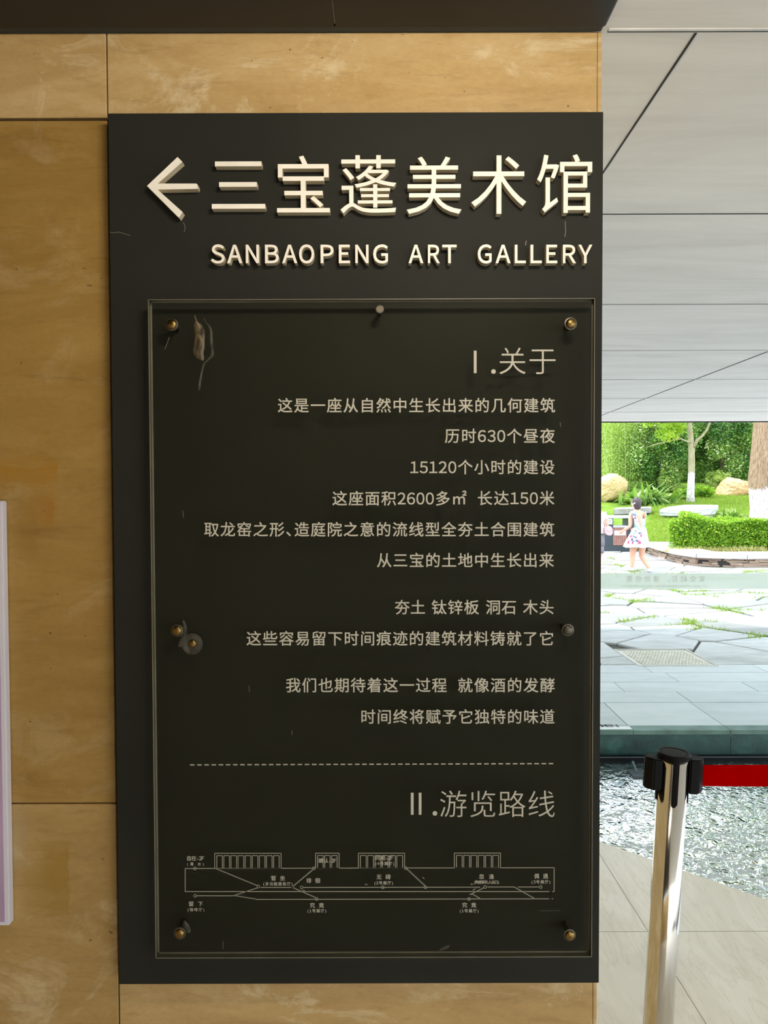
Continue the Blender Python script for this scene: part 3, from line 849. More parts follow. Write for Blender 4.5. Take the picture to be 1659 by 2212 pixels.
def heading(bars, dot, runs, y0, y1):
    V, Fc = [], []
    for r in runs: put_text(V, Fc, *r, -0.008)
    n0, f0 = len(V), len(Fc)
    def quad(ax, ay, bx, by):
        n = len(V)
        V.extend([atY(ax, by, PT), atY(bx, by, PT), atY(bx, ay, PT), atY(ax, ay, PT)]); Fc.append((n, n+1, n+2, n+3))
    for b in bars: quad(b - 3, y0, b + 3, y1)
    n = len(V)
    V.extend([atY(dot[0] + 5*math.cos(k*PI/8), dot[1] + 5*math.sin(k*PI/8), PT) for k in range(16)]); Fc.append(tuple(range(n, n+16)))
    for f in Fc[f0:]:
        mesh_obj('heading_stroke', [V[i] for i in f], [tuple(range(len(f)))], M['print'], panel)
    mesh_obj('heading', V[:n0], Fc[:f0], M['print'], panel)
heading([1026.5], (1066, 802.5), [('关于', 1077.5, 1201.5, 779.5, 64)], 757.5, 806)
heading([890.5, 907.5], (939.5, 1757), [('游览路线', 950, 1198.5, 1736.5, 63)], 1712.5, 1760)

class Line2D:
    def __init__(s): s.V, s.F = [], []
    def seg(s, p, q, w):
        n = len(s.V); s.V += [atY(x, y, PT) for x, y in strip_poly(p, q, w)]; s.F.append((n, n+1, n+2, n+3))
    def path(s, pts, w):
        for a, b in zip(pts, pts[1:]): s.seg(a, b, w)
    def ring(s, c, r, w, k=14):
        s.path([(c[0] + r*math.cos(2*PI*i/k), c[1] + r*math.sin(2*PI*i/k)) for i in range(k+1)], w)
    def disc(s, c, r, k=12):
        n = len(s.V); s.V += [atY(c[0] + r*math.cos(2*PI*i/k), c[1] + r*math.sin(2*PI*i/k), PT) for i in range(k)]; s.F.append(tuple(range(n, n+k)))
    def zig(s, p, q, w, step=4.0):
        k = max(2, int(max(abs(q[0]-p[0]), abs(q[1]-p[1])) / step)); pts = [p]
        for i in range(k):
            a = (p[0] + (q[0]-p[0])*i/k, p[1] + (q[1]-p[1])*i/k); b = (p[0] + (q[0]-p[0])*(i+1)/k, p[1] + (q[1]-p[1])*(i+1)/k)
            pts += [(b[0], a[1]), b]
        s.path(pts, w)
    def done(s, name, mat, parent): return mesh_obj(name, s.V, s.F, mat, parent)
L = Line2D()
x = 410.5
while x < 1197:
    f = (x - 410) / 787; y = 1652.3 - 2.8 * f
    L.seg((x, y), (min(x + 9.6, 1197.5), y), 2.3); x += 15.5
L.done('dashed_line', M['print'], panel)
L = Line2D(); w = 1.5
L.path([(1187, 1926), (400, 1926), (400, 1876), (1197, 1874.3), (1197, 1926), (1193, 1926)], w)
for x0, x1, y0, y1, k in ((463.8, 607.3, 1843.3, 1875.5, 9), (681.7, 732.5, 1843, 1875.3, 3), (774, 874, 1843, 1875, 6), (981.5, 1081.3, 1842.7, 1874.7, 6)):
    L.path([(x0, y1), (x0, y0), (x1, y0), (x1, y1), (x0, y1)], 1.4)
    p = (x1 - x0 - 5.5) / k
    for i in range(k):
        a = x0 + 4.5 + p * i; L.path([(a, y1), (a, y0 + 5), (a + p - 3.3, y0 + 5), (a + p - 3.3, y1)], 1.4)
L.zig((466, 1877), (556, 1914), w); L.zig((632, 1914), (676, 1877), w, 3.2); L.zig((632, 1918), (682, 1940), w); L.zig((505, 1934), (555, 1917.5), w); L.zig((507, 1935), (553, 1942.5), w)
L.zig((877, 1877), (917, 1914), w, 3.4); L.zig((1046, 1918), (1018, 1932), w, 3); L.zig((1020, 1932), (1036, 1941), w, 3); L.zig((1111, 1917), (1153, 1941), w, 3.4)
for p, q in (((563, 1917), (629, 1917)), ((655, 1917), (1037, 1916.4)), ((1053, 1916), (1111, 1916)), ((1119, 1916), (1164, 1916)), ((425, 1935), (505, 1935)), ((553, 1943), (1195, 1941.5)), ((1014, 1932), (1021, 1932))): L.seg(p, q, w)
for c in ((421, 1876), (421.5, 1935), (558, 1915), (651.5, 1917), (684, 1942), (678, 1875.4), (876.3, 1875.3), (827, 1917), (919, 1916.7), (1048, 1916), (1013, 1942), (1168, 1916)): L.ring(c, 3.0, 1.3)
for c, d in (((790, 1910.5), (1, 0)), ((657, 1924), (-1, -.3)), ((914, 1896), (.6, .5)), ((1018, 1910), (1, 0)), ((1023, 1922), (1, -.6))):
    L.seg(c, (c[0] + 5*d[0], c[1] + 5*d[1]), 1.1); L.disc(c, 1.5, 6)
L.done('route_map', M['print_dim'], panel)
SM = [('自在-2F', 403, 441, 1854, 11.3), ('(露', 404, 418, 1866.3, 7.5), ('台)', 427, 440.5, 1866.3, 7.5), ('留', 407.5, 418.5, 1952.3, 11.5), ('下', 427.5, 438.5, 1952.3, 11.5), ('(咖啡厅)', 405, 441.5, 1965, 8),
      ('暂', 585.5, 596.5, 1897, 11.5), ('坐', 605, 616, 1897, 11.5), ('(多功能报告厅)', 568.5, 632, 1909.3, 8.3), ('徘', 662, 673, 1902.2, 11.5), ('徊', 681, 692.5, 1902.2, 11.5), ('究', 669.5, 680.5, 1955.5, 11.5), ('竟', 689, 700, 1955.5, 11.5), ('(1号展厅)', 664, 705, 1967.5, 8.3),
      ('确认-2F', 688, 726.5, 1859, 11.3), ('同观-2F', 811, 849.5, 1853, 11.3), ('(4号展厅)', 811, 851.5, 1865.3, 8.3), ('无', 813.5, 824.5, 1894.3, 11.5), ('碍', 833, 844, 1894.3, 11.5), ('(2号展厅)', 808.5, 849, 1907.2, 8.3),
      ('忽', 1035, 1046, 1893.5, 11.5), ('逢', 1056.5, 1067.5, 1893.5, 11.5), ('(陶瓷新礼人出口)', 1024.5, 1078, 1905.5, 8.0), ('偶', 1154, 1165, 1892.5, 11.5), ('遇', 1173, 1184, 1892.5, 11.5), ('(3号展厅)', 1148, 1189, 1905, 8.3),
      ('究', 998.5, 1009.5, 1955, 11.5), ('竟', 1018, 1029, 1955, 11.5), ('(1号展厅)', 993, 1034, 1967.5, 8.3)]
for run in SM: text_part('map_caption', [run], M['print'], panel, 0.006)
L = Line2D(); L.disc((1189, 1931), 2.6); L.disc((1189, 1941.5), 2.6)
L.done('map_marker', M['black'], panel)
L = Line2D()
for k in range(9): L.seg((1166 + k*5, 1967.5), (1169.5 + k*5, 1967.2), 1.6)
mesh_obj('faded_caption', L.V, L.F, M['print_faint'], panel)

# standoff bolts, glue
def bolt(px, py, cap=True, r=0.0068, dark=False, reach=0.040):
    f = atY(px, py, SIGN_Y - reach)
    bm = bmesh.new()
    T = Matrix.Translation((f.x, SIGN_Y, f.z)) @ Matrix.Rotation(PI/2, 4, 'X')      # axis towards the viewer
    lathe(bm, [(r*0.62, 0.0005), (r*0.62, reach*0.9)], 20, T)
    o = bm_obj('standoff_bolt', bm, M['steel_dark'], sign, smooth=False)
    bm = bmesh.new()
    lathe(bm, [(r*1.25, PB_rel + 0.0155), (r*1.25, PB_rel + 0.0175), (r*1.0, PB_rel + 0.018)], 20, T)
    bm_obj('washer', bm, M['steel_dark'], o, smooth=False)
    if cap:
        bm = bmesh.new()
        lathe(bm, [(r, PB_rel + 0.0178), (r*1.02, reach*0.93), (r*0.93, reach*0.985), (r*0.7, reach*1.02), (r*0.35, reach*1.04), (0.0002, reach*1.045)], 24, T)
        bm_obj('dome_cap', bm, M['steel_dark'] if dark else M['brass'], o, smooth=True)
    return o
PB_rel = SIGN_Y - PB
for px, py, dk in ((370, 700, False), (1234, 698, False), (381, 1363, False), (1228, 1362, True), (387, 2019, False), (1232, 2023, False)):
    bolt(px, py, True, 0.0088, dk)
o = bolt(820, 668, False, 0.0060, True, 0.036)
o['label'] = 'bare bolt stub without a cap'
def blob(name, pts, mat, parent, depth=0.002, seg=4):
    """a lumpy smear that follows a px polyline with varying half-width"""
    bm = bmesh.new()
    rows = []
    for i, (x, y, w) in enumerate(pts):
        row = []
        for k in range(-seg, seg + 1):
            u = k / seg
            p = atY(x + u * w, y, PF)
            row.append(bm.verts.new((p.x, PF - 0.0003 - depth * (1 - u*u) * (0.7 + 0.5 * noise.noise(Vector((x*.1, y*.1, u*3)))), p.z)))
        rows.append(row)
    for r0, r1 in zip(rows, rows[1:]):
        for k in range(2*seg): bm.faces.new((r0[k], r0[k+1], r1[k+1], r1[k]))
    return bm_obj(name, bm, mat, parent, smooth=True)
blob('glue_smear', [(421, 682, 1), (424, 695, 3), (427, 702, 9), (432, 715, 11), (432, 725, 10), (431, 740, 11), (430, 752, 12), (428, 762, 11), (432, 772, 9), (437, 779, 3)], M['glue'], panel, 0.004)
blob('glue_run', [(441, 688, 1), (446, 698, 2), (453, 706, 2.5), (456, 716, 3), (456, 730, 3), (457, 745, 3), (459, 760, 3), (457, 770, 4), (447, 779, 3.5), (440, 787, 2.5), (437, 797, 2), (434, 812, 2.5), (431, 828, 3), (430, 843, 2)], M['glue_pale'], panel, 0.002)
bm = bmesh.new(); gp = atY(415, 1391, PF)
T = Matrix.Translation((gp.x, PF - 0.0002, gp.z)) @ Matrix.Rotation(PI/2, 4, 'X')
lathe(bm, [(0.0195, 0), (0.0165, 0.0022), (0.0120, 0.0028), (0.0085, 0.0012), (0.001, 0.001)], 28, T)
gr = bm_obj('glue_ring', bm, M['glue_pale'], panel, smooth=True)
bm = bmesh.new(); lathe(bm, [(0.0075, 0.001), (0.0070, 0.0035), (0.004, 0.005), (0.0002, 0.0055)], 20, Matrix.Translation((0.001, 0, 0.001)) @ T)
bm_obj('brass_plug', bm, M['brass'], panel, smooth=True)
blob('glue_smear', [(396, 1340, 2), (399, 1352, 4), (400, 1364, 4), (396, 1378, 5), (391, 1390, 6), (388, 1397, 3)], M['glue_pale'], panel, 0.002)
blob('glue_smear', [(398, 1988, 2), (402, 1998, 6), (405, 2008, 7), (408, 2014, 3)], M['glue_pale'], panel, 0.002)
blob('glue_smear', [(945, 2056, 2), (952, 2052, 6), (962, 2047, 7), (970, 2041, 3)], M['glue_pale'], panel, 0.001)
# scratches on the painted board and the panel
L = Line2D(); PT_keep = PT
PT = SIGN_Y - 0.0003
for p in ([(237, 501.5), (247, 503), (256, 501), (266, 504), (282, 509)], [(396, 480), (400, 490), (398, 501)], [(1221, 478), (1222, 500), (1220, 512)], [(1135, 530), (1137, 520)]): L = Line2D(); L.path(p, 1.3); L.done('scratch', M['edge'], sign)
PT = PF - 0.0004
L = Line2D()
for p in ([(395, 1103), (396, 1118)], [(538, 1481), (538.5, 1495)], [(631, 1578), (630, 1588)], [(1210, 912), (1211, 922)], [(482, 2033), (482, 2050)], [(366, 728), (356, 755)]): L = Line2D(); L.path(p, 1.2); L.done('scratch', M['edge'], panel)
PT = PT_keep

# ------------------------------------------------------------------ the poster panel at the left edge
PY = WALL_Y - 0.018
pp = [atY(5, 1082, PY), atY(20, 2000, PY)]
pxr = (pp[0].x + pp[1].x)/2
po = empty('poster_panel', (pxr - 0.3, PY, pp[1].z), 'lilac printed panel with white border on the travertine left of the sign', 'poster')
bm = bmesh.new(); box(bm, pxr - 0.60, pxr, PY, WALL_Y - 0.0005, pp[1].z, pp[0].z)
bm_obj('poster_board', bm, M['poster_white'], po, bevel=0.002)
bm = bmesh.new(); box(bm, pxr - 0.593, pxr - 0.0085, PY - 0.0008, PY - 0.0001, pp[1].z + 0.008, pp[0].z - 0.008)
bm_obj('poster_print', bm, M['poster_lilac'], po)

# ------------------------------------------------------------------ stanchion with red belt
SD = 1.66
top = atY(1456, 1624, SD)
lean = Matrix.Rotation(math.radians(2.9), 4, 'Y')
hgt = top.z / math.cos(math.radians(2.9))
base = Vector((top.x - math.sin(math.radians(2.9)) * hgt, SD, 0))
TS = Matrix.Translation(base) @ lean
st = empty('queue_stanchion', base, 'polished steel queue stanchion with black head and red belt beside the pool', 'stanchion')
r = 0.0325
def rot(bm_): 
    for v in bm_.verts: v.co = TS @ v.co
bm = bmesh.new(); lathe(bm, [(r, 0.02), (r, hgt - 0.012)], 64); rot(bm)
o = bm_obj('pole', bm, M['chrome'], st, smooth=True)
bm = bmesh.new(); lathe(bm, [(0.165, 0.001), (0.165, 0.008), (0.15, 0.018), (0.09, 0.030), (0.045, 0.045), (0.036, 0.05)], 48)
for v in bm.verts: v.co += base
bm_obj('base', bm, M['chrome'], st, smooth=True)
bm = bmesh.new()
lathe(bm, [(r + 0.0006, hgt - 0.013), (r + 0.0032, hgt - 0.011), (r + 0.0036, hgt - 0.002), (r + 0.0022, hgt), (r - 0.003, hgt + 0.0004), (r - 0.0036, hgt - 0.0012), (r - 0.0042, hgt - 0.0014), (0.0005, hgt - 0.0016)], 64); rot(bm)
hd = bm_obj('head', bm, M['black'], st, smooth=False)
bm = bmesh.new(); lathe(bm, [(r - 0.0050, hgt - 0.0017), (r - 0.0054, hgt - 0.0006), (0.0005, hgt - 0.0004)], 64); rot(bm)
bm_obj('cap_disc', bm, M['black_cap'], hd)
# tongues reach down the pole from the head: front, left, right, back
def tongue(ang, w, l0, l1, t=0.003):
    bm = bmesh.new(); n = 10; rows = []
    steps = [(l0, w), (l1 - w*0.55, w)] + [(l1 - w*0.55 + w*0.55*math.sin(a), w*math.cos(a)) for a in (0.4, 0.8, 1.15, 1.4)]
    for s, ww in steps:
        row = []
        for k in range(n+1):
            th = ang + (k/n - .5) * ww / r; row.append((math.cos(th), math.sin(th), hgt - s))
        rows.append(row)
    fr = [[bm.verts.new(((r+t)*c, (r+t)*s_, z)) for c, s_, z in row] for row in rows]
    bk = [[bm.verts.new(((r-0.001)*c, (r-0.001)*s_, z)) for c, s_, z in row] for row in rows]
    for A in (fr, bk):
        for r0, r1 in zip(A, A[1:]):
            for k in range(n): bm.faces.new((r0[k], r0[k+1], r1[k+1], r1[k]))
    for r0, r1, q0, q1 in zip(fr, fr[1:], bk, bk[1:]):
        bm.faces.new((r0[0], r1[0], q1[0], q0[0])); bm.faces.new((r0[n], r1[n], q1[n], q0[n]))
    for k in range(n): bm.faces.new((fr[-1][k], fr[-1][k+1], bk[-1][k+1], bk[-1][k])); bm.faces.new((fr[0][k], fr[0][k+1], bk[0][k+1], bk[0][k]))
    rot(bm); bm_obj('slot_tongue', bm, M['black'], hd)
fa = math.atan2(-1, -0.20)
for k in range(4): tongue(fa + k * PI/2, 0.0125, 0.010, 0.112)
# belt boxes left and right
def clipbox(sgn, w, zt, zb, d):
    bm = bmesh.new()
    x0, x1 = (r - 0.002, r + w) if sgn > 0 else (-r - w, -r + 0.002)
    ch = w * 0.45
    a = sgn
    pts = [(x0 if a > 0 else x1, -d), ((x1 - ch) if a > 0 else (x0 + ch), -d), (x1 if a > 0 else x0, -d + ch), (x1 if a > 0 else x0, d - ch), ((x1 - ch) if a > 0 else (x0 + ch), d), (x0 if a > 0 else x1, d)]
    prism(bm, pts, hgt - zb, hgt - zt)
    bmesh.ops.bevel(bm, geom=bm.edges[:], offset=0.003, segments=2, affect='EDGES')
    rot(bm); return bm
bm_obj('belt_clip', clipbox(-1, 0.033, 0.012, 0.083, 0.021), M['black'], st)
bm_obj('belt_clip', clipbox(1, 0.035, 0.010, 0.088, 0.021), M['black'], st)
bt = [atY(1516, 1653, SD), atY(1516, 1697.5, SD), atY(1659, 1650.5, SD), atY(1659, 1698.5, SD)]
zt0, zb0 = bt[0].z, bt[1].z
bx0 = bt[0].x - 0.012
def strip(x0, x1, mat, nm, par):
    bm = bmesh.new()
    k = 24; A = []
    for i in range(k + 1):
        x = x0 + (x1 - x0) * i / k; f = (x - bt[0].x) / (bt[2].x - bt[0].x)
        sg = -0.010 * math.sin(PI * max(0, min(1, (x - bx0) / 2.2)))
        zt, zb = zt0 + sg + 0.003*min(1, max(0, f)), zb0 + sg
        A.append([bm.verts.new((x, SD + yy, z)) for yy in (-0.0008, 0.0008) for z in (zb, zt)])
    for p, q in zip(A, A[1:]):
        for i, j in ((0, 1), (1, 3), (3, 2), (2, 0)): bm.faces.new((p[i], p[j], q[j], q[i]))
    bm.faces.new((A[0][0], A[0][1], A[0][3], A[0][2])); bm.faces.new((A[-1][0], A[-1][1], A[-1][3], A[-1][2]))
    return bm_obj(nm, bm, mat, par)
belt = strip(bx0, bx0 + 2.2, M['red'], 'belt', st)
belt['label'] = 'flat red webbing belt'
strip_hem = bmesh.new(); box(strip_hem, bx0 - 0.001, bt[0].x + 0.001, SD - 0.0016, SD - 0.0008, zb0, zt0)
bm_obj('belt_fold', strip_hem, M['red_dark'], belt)

# ------------------------------------------------------------------ glass railing over the far pool edge
GY = 5.0
gz1 = atY(1400, 1226, GY).z
rl = empty('glass_railing', (3.5, GY, WZ), 'low clear glass railing with frosted safety band along the pool edge', 'railing')
bm = bmesh.new(); box(bm, -2.4, 10, GY - 0.006, GY + 0.006, WZ + 0.01, gz1)
pane = bm_obj('glass_pane', bm, parent=rl, mats=[M['glass'], M['glass_edge']])
for p in pane.data.polygons: p.material_index = 0 if abs(p.normal.y) > 0.9 else 1
bz1, bz0 = atY(1400, 1238.5, GY).z, atY(1400, 1272.5, GY).z
bm = bmesh.new(); box(bm, -2.4, 10, GY - 0.0072, GY - 0.0064, bz0, bz1)
band = bm_obj('frosted_band', bm, M['film'], rl)
V, Fc = [], []
def mtext(s, x0, x1, yc, em, **k):
    put_text(V, Fc, s, x0, x1, yc, em, 0.0, k.get('latin', 0.555), GY - 0.0078, True, k.get('gy', 0.38), k.get('fw', True))
mtext('安全起见', 1451, 1523.5, 1250.5, 14.5)
mtext('、', 1442, 1447, 1250.5, 14.5)
mtext('请勿倚靠', 1353.5, 1425, 1250.5, 14.5)
mtext('for your safety please do not rely on the glass', 1346, 1528, 1266, 7.4, latin=0.5, gy=0.25, fw=False)
mesh_obj('band_lettering', V, Fc, M['film_text'], rl)
bm = bmesh.new(); box(bm, -2.4, 10, GY - 0.02, GY + 0.02, WZ - 0.10, WZ + 0.03)
bm_obj('base_channel', bm, M['black'], rl)
bm = bmesh.new(); box(bm, -2.4, 10, GY - 0.0205, GY - 0.019, WZ + 0.024, WZ + 0.031)
bm_obj('channel_lip', bm, M['bin_dark'], rl)
# a bracket plate standing in the water by the railing foot
bp = [atZ(x, y, WZ + 0.012) for x, y in ((1354, 1661), (1368, 1677.5), (1398, 1677.5), (1384, 1659))]
bk = empty('water_bracket', (bp[0] + bp[2]) / 2, 'small dull steel plate with post in the dark water left of the stanchion', 'bracket')
bm = bmesh.new(); prism(bm, [p.xy for p in bp], WZ - 0.001, WZ + 0.012)
bm_obj('plate', bm, M['bin_dark'], bk)
bm = bmesh.new(); tube(bm, [atZ(1375, 1667, WZ + 0.012), atY(1367, 1646, GY - 0.06)], 0.008, 8)
bm_obj('post', bm, M['coping_top'], bk)
# notice plate on the paving
npz = 0.003
q = [atZ(1372, 1581, npz), atZ(1358, 1568.5, npz)]
nb = empty('ground_notice', (q[0].x - 0.25, q[0].y + 0.06, npz), 'white notice plate with dark letters lying on the pool edge paving', 'sign')
bm = bmesh.new(); box(bm, q[0].x - 0.62, q[0].x, 5.078, q[1].y, 0.0003, npz)
bm_obj('notice_plate', bm, M['white'], nb)
V, Fc = [], []
xx = q[0].x - 0.075
for ch in 'NIM 933 NK':
    if ch == ' ': xx -= 0.035; continue
    vs, fs = glyph(ch, 0.02); b = bbox(vs); V, Fc, n = [], [], 0
    for v in vs: V.append((xx - (v[0] - b[0]) * 0.075, 5.078 + 0.105 - v[1] * 0.085, npz + 0.0006))
    Fc += [tuple(n + i for i in f) for f in fs]; xx -= (b[1] - b[0]) * 0.075 + 0.006
    mesh_obj('notice_letter', V, Fc, M['ink'], nb)


# ------------------------------------------------------------------ lawn
def lawn_z(x, y):
    t = max(0.0, y - 20.2)
    return min(3.2, 0.02 + 0.098 * t + 0.010 * max(0, x - 12) * min(1, t / 8)) + 0.05 * noise.noise(Vector((x * .35, y * .35, 0)))
V, Fc = [], []
nx_, ny_ = 60, 70
for j in range(ny_ + 1):
    y = 17.0 + (80 - 17.0) * (j / ny_) ** 1.7
    for i in range(nx_ + 1):
        x = -8 + 58 * i / nx_
        z = lawn_z(x, y) if y > 20.3 else (-0.2 if x < 7.6 else 0.12)
        if y <= 20.3 and x >= 7.6: z = 0.20 if y > 18.2 else -0.2
        V.append((x, y, z))
for j in range(ny_):
    for i in range(nx_):
        a = j * (nx_+1) + i; Fc.append((a, a+1, a+nx_+2, a+nx_+1))
struct(mesh_obj('lawn', V, Fc, M['lawn'], smooth=True), 'green lawn rising behind the planter')
sp = []
for _ in range(26000):
    y = 20.6 + 14 * random.random() ** 1.3
    x = random.uniform(5.2, 8.5) * y / 14.5
    sp.append((x, y, lawn_z(x, y) - 0.01, random.uniform(1.3, 2.6)))
tag(tufts('lawn_grass', sp, M['blade'], (0.03, 0.06), 3, 0.12), 'bright green grass blades covering the lawn slope', 'grass', kind='stuff')

# ------------------------------------------------------------------ foliage
def leaf_cloud(name, pts, nrm, size, aspect, mat, parent, droop=0.0, jitter=1.0, bias=None):
    n = len(pts)
    P = np.asarray(pts); 
    d = rng.normal(size=(n, 3)); d[:, 2] = d[:, 2] * 0.6 - droop; d /= np.linalg.norm(d, axis=1)[:, None]
    nn = rng.normal(size=(n, 3)) * jitter + np.asarray(nrm)
    side = np.cross(d, nn); side /= (np.linalg.norm(side, axis=1)[:, None] + 1e-9)
    s = size * rng.uniform(0.6, 1.35, size=(n, 1))
    fold = np.cross(side, d) * s * 0.12
    a = P; b = P + d * s * 0.5 + side * s * aspect * 0.5 + fold; c = P + d * s; e_ = P + d * s * 0.5 - side * s * aspect * 0.5 + fold
    V = np.empty((n * 4, 3)); V[0::4] = a; V[1::4] = b; V[2::4] = c; V[3::4] = e_
    me = bpy.data.meshes.new(name)
    me.vertices.add(n * 4); me.vertices.foreach_set('co', V.ravel())
    me.loops.add(n * 4); me.loops.foreach_set('vertex_index', np.arange(n * 4, dtype=np.int32))
    me.polygons.add(n); me.polygons.foreach_set('loop_start', np.arange(0, n * 4, 4, dtype=np.int32))
    me.polygons.foreach_set('loop_total', np.full(n, 4, dtype=np.int32))
    me.update(calc_edges=True)
    rv_ = rng.uniform(size=n)
    if bias is not None: rv_ = np.clip(rv_ * 0.6 + np.asarray(bias) * 0.5, 0, 1)
    at_ = me.attributes.new('rnd', 'FLOAT', 'FACE'); at_.data.foreach_set('value', rv_.astype(np.float32))
    return link_mesh(name, me, mat, parent)

def crown_pts(center, rad, n, clumps=40, clump_r=0.28):
    """leaf spots gathered in clumps on and inside an ellipsoid"""
    c = np.asarray(center); rad = np.asarray(rad)
    u = rng.normal(size=(clumps, 3)); u /= np.linalg.norm(u, axis=1)[:, None]
    rr = rng.uniform(0.35, 1.0, size=(clumps, 1)) ** 0.6
    cc = u * rr
    tone = rng.uniform(size=clumps)
    idx = rng.integers(0, clumps, n)
    q = rng.normal(size=(n, 3)); q /= np.linalg.norm(q, axis=1)[:, None]
    p = cc[idx] + q * clump_r * (rng.uniform(size=(n, 1)) ** 0.35)
    nr = q + np.array([0, 0, 0.6])
    return c + p * rad, nr, tone[idx]

def tree(name, label, x, y, trunk_r, trunk_h, crown_c, crown_r, n, size, leafm, barkm, group=None, aspect=0.5, droop=0.15, lean_=(0, 0), clumps=45, branches=5):
    z0 = lawn_z(x, y) - 0.1
    t = empty(name, (x, y, z0), label, 'tree', group)
    bm = bmesh.new()
    pts = [(x + lean_[0]*k, y + lean_[1]*k, z0 + trunk_h*k) for k in (0, .06, .2, .4, .6, .8, 1)]
    tube(bm, pts, [trunk_r*1.35, trunk_r*1.1, trunk_r, trunk_r*.92, trunk_r*.8, trunk_r*.62, trunk_r*.4], 12)
    o = bm_obj('trunk', bm, barkm, t, smooth=True)
    for k in range(branches):
        bm = bmesh.new()
        a = 2*PI*k/branches + random.uniform(-.4, .4); f = random.uniform(.55, .9)
        p0 = Vector((x + lean_[0]*f, y + lean_[1]*f, z0 + trunk_h*f))
        p1 = Vector(crown_c) + Vector((math.cos(a)*crown_r[0]*.6, math.sin(a)*crown_r[1]*.6, random.uniform(-.2, .4)*crown_r[2]))
        tube(bm, [p0, p0.lerp(p1, .5) + Vector((0, 0, .2)), p1], [trunk_r*.4, trunk_r*.25, trunk_r*.1], 7)
        bm_obj('branch', bm, barkm, t, smooth=True)
    P, Nn, tone = crown_pts(crown_c, crown_r, n, clumps)
    leaf_cloud('foliage', P, Nn, size, aspect, leafm, t, droop, 0.8, tone)
    return t

def px_x(px, y): return (px - 829.5) / F * y
def px_z(py, y): return H - (py - 1062) / F * y

# the big lime-washed trunk at the right
ty = 23.0; tx = px_x(1667, ty)
t = empty('shade_tree', (tx, ty, 0.2), 'thick brown tree trunk with whitewashed foot at the right behind the hedge', 'tree')
bm = bmesh.new()
tube(bm, [(tx, ty, 0.1), (tx, ty, .5), (tx, ty, 1.1), (tx - .02, ty, 2.0), (tx + .03, ty, 3.2), (tx + .1, ty, 5.2), (tx + .1, ty, 6.5)], [.72, .66, .62, .66, .58, .5, .4], 28)
for v in bm.verts:
    a = math.atan2(v.co.y - ty, v.co.x - tx); v.co.x += .03*math.sin(a*5 + v.co.z)*1; v.co.y += .03*math.cos(a*7 + v.co.z*.6)
bm_obj('trunk', bm, M['bark'], t, smooth=True)
for k in range(6):
    bm = bmesh.new(); a = 2*PI*k/6 + .3
    tube(bm, [(tx + .1, ty, 5.4 + .15*k), (tx + math.cos(a)*1.6, ty + math.sin(a)*1.6, 6.8), (tx + math.cos(a)*3, ty + math.sin(a)*3, 8.2)], [.22, .15, .06], 8)
    bm_obj('branch', bm, M['bark_plain'], t, smooth=True)
P, Nn, tone = crown_pts((tx + 1.6, ty + 1, 8.8), (3.2, 3.4, 2.2), 7000, 50)
leaf_cloud('foliage', P, Nn, 0.24, 0.55, M['leaf_mid'], t, 0.15, 0.8, tone)

# the slim tree with two branches
ty = 31.5; tx = px_x(1491.5, ty); z0 = lawn_z(tx, ty) - 0.05
t = empty('slim_tree', (tx, ty, z0), 'slim pale tree with whitewashed lower trunk and forked right branch on the lawn', 'tree')
def tz(py): return px_z(py, ty)
bm = bmesh.new()
tube(bm, [(tx, ty, z0), (tx, ty, tz(1070)), (px_x(1493.5, ty), ty, tz(1020)), (px_x(1493, ty), ty, tz(970)), (px_x(1489, ty), ty, tz(930)), (px_x(1487.5, ty), ty, tz(900)), (px_x(1487, ty), ty, 6.6)], [.19, .155, .135, .13, .11, .09, .05], 14)
bm_obj('trunk', bm, M['bark_slim'], t, smooth=True)
for pts, rr in (([(1496, 968), (1503, 953), (1514, 944), (1523, 932), (1530, 915), (1536, 895)], [.075, .065, .055, .05, .045, .03]),
                ([(1489, 958), (1478, 955), (1466, 950), (1450, 942)], [.05, .04, .03, .02]), ([(1470, 950), (1440, 955), (1415, 962), (1395, 968)], [.03, .025, .02, .012]),
                ([(1487, 905), (1470, 880), (1440, 860)], [.06, .05, .03]), ([(1487, 890), (1505, 860), (1525, 830)], [.06, .05, .03])):
    bm = bmesh.new(); tube(bm, [(px_x(a_, ty), ty - .1, tz(b_)) for a_, b_ in pts], rr, 8); bm_obj('branch', bm, M['bark_slim'], t, smooth=True)
cc = (px_x(1435, ty), ty - .3, tz(900))
P, Nn, tone = crown_pts(cc, (1.35, 1.2, 1.0), 4200, 26, .25)
P2, N2, t2 = crown_pts((px_x(1500, ty), ty, 6.6), (2.6, 2.4, 1.7), 6000, 40)
leaf_cloud('foliage', np.vstack([P, P2]), np.vstack([Nn, N2]), 0.125, 0.5, M['leaf_lime'], t, 0.3, 0.8, np.concatenate([tone, t2]))

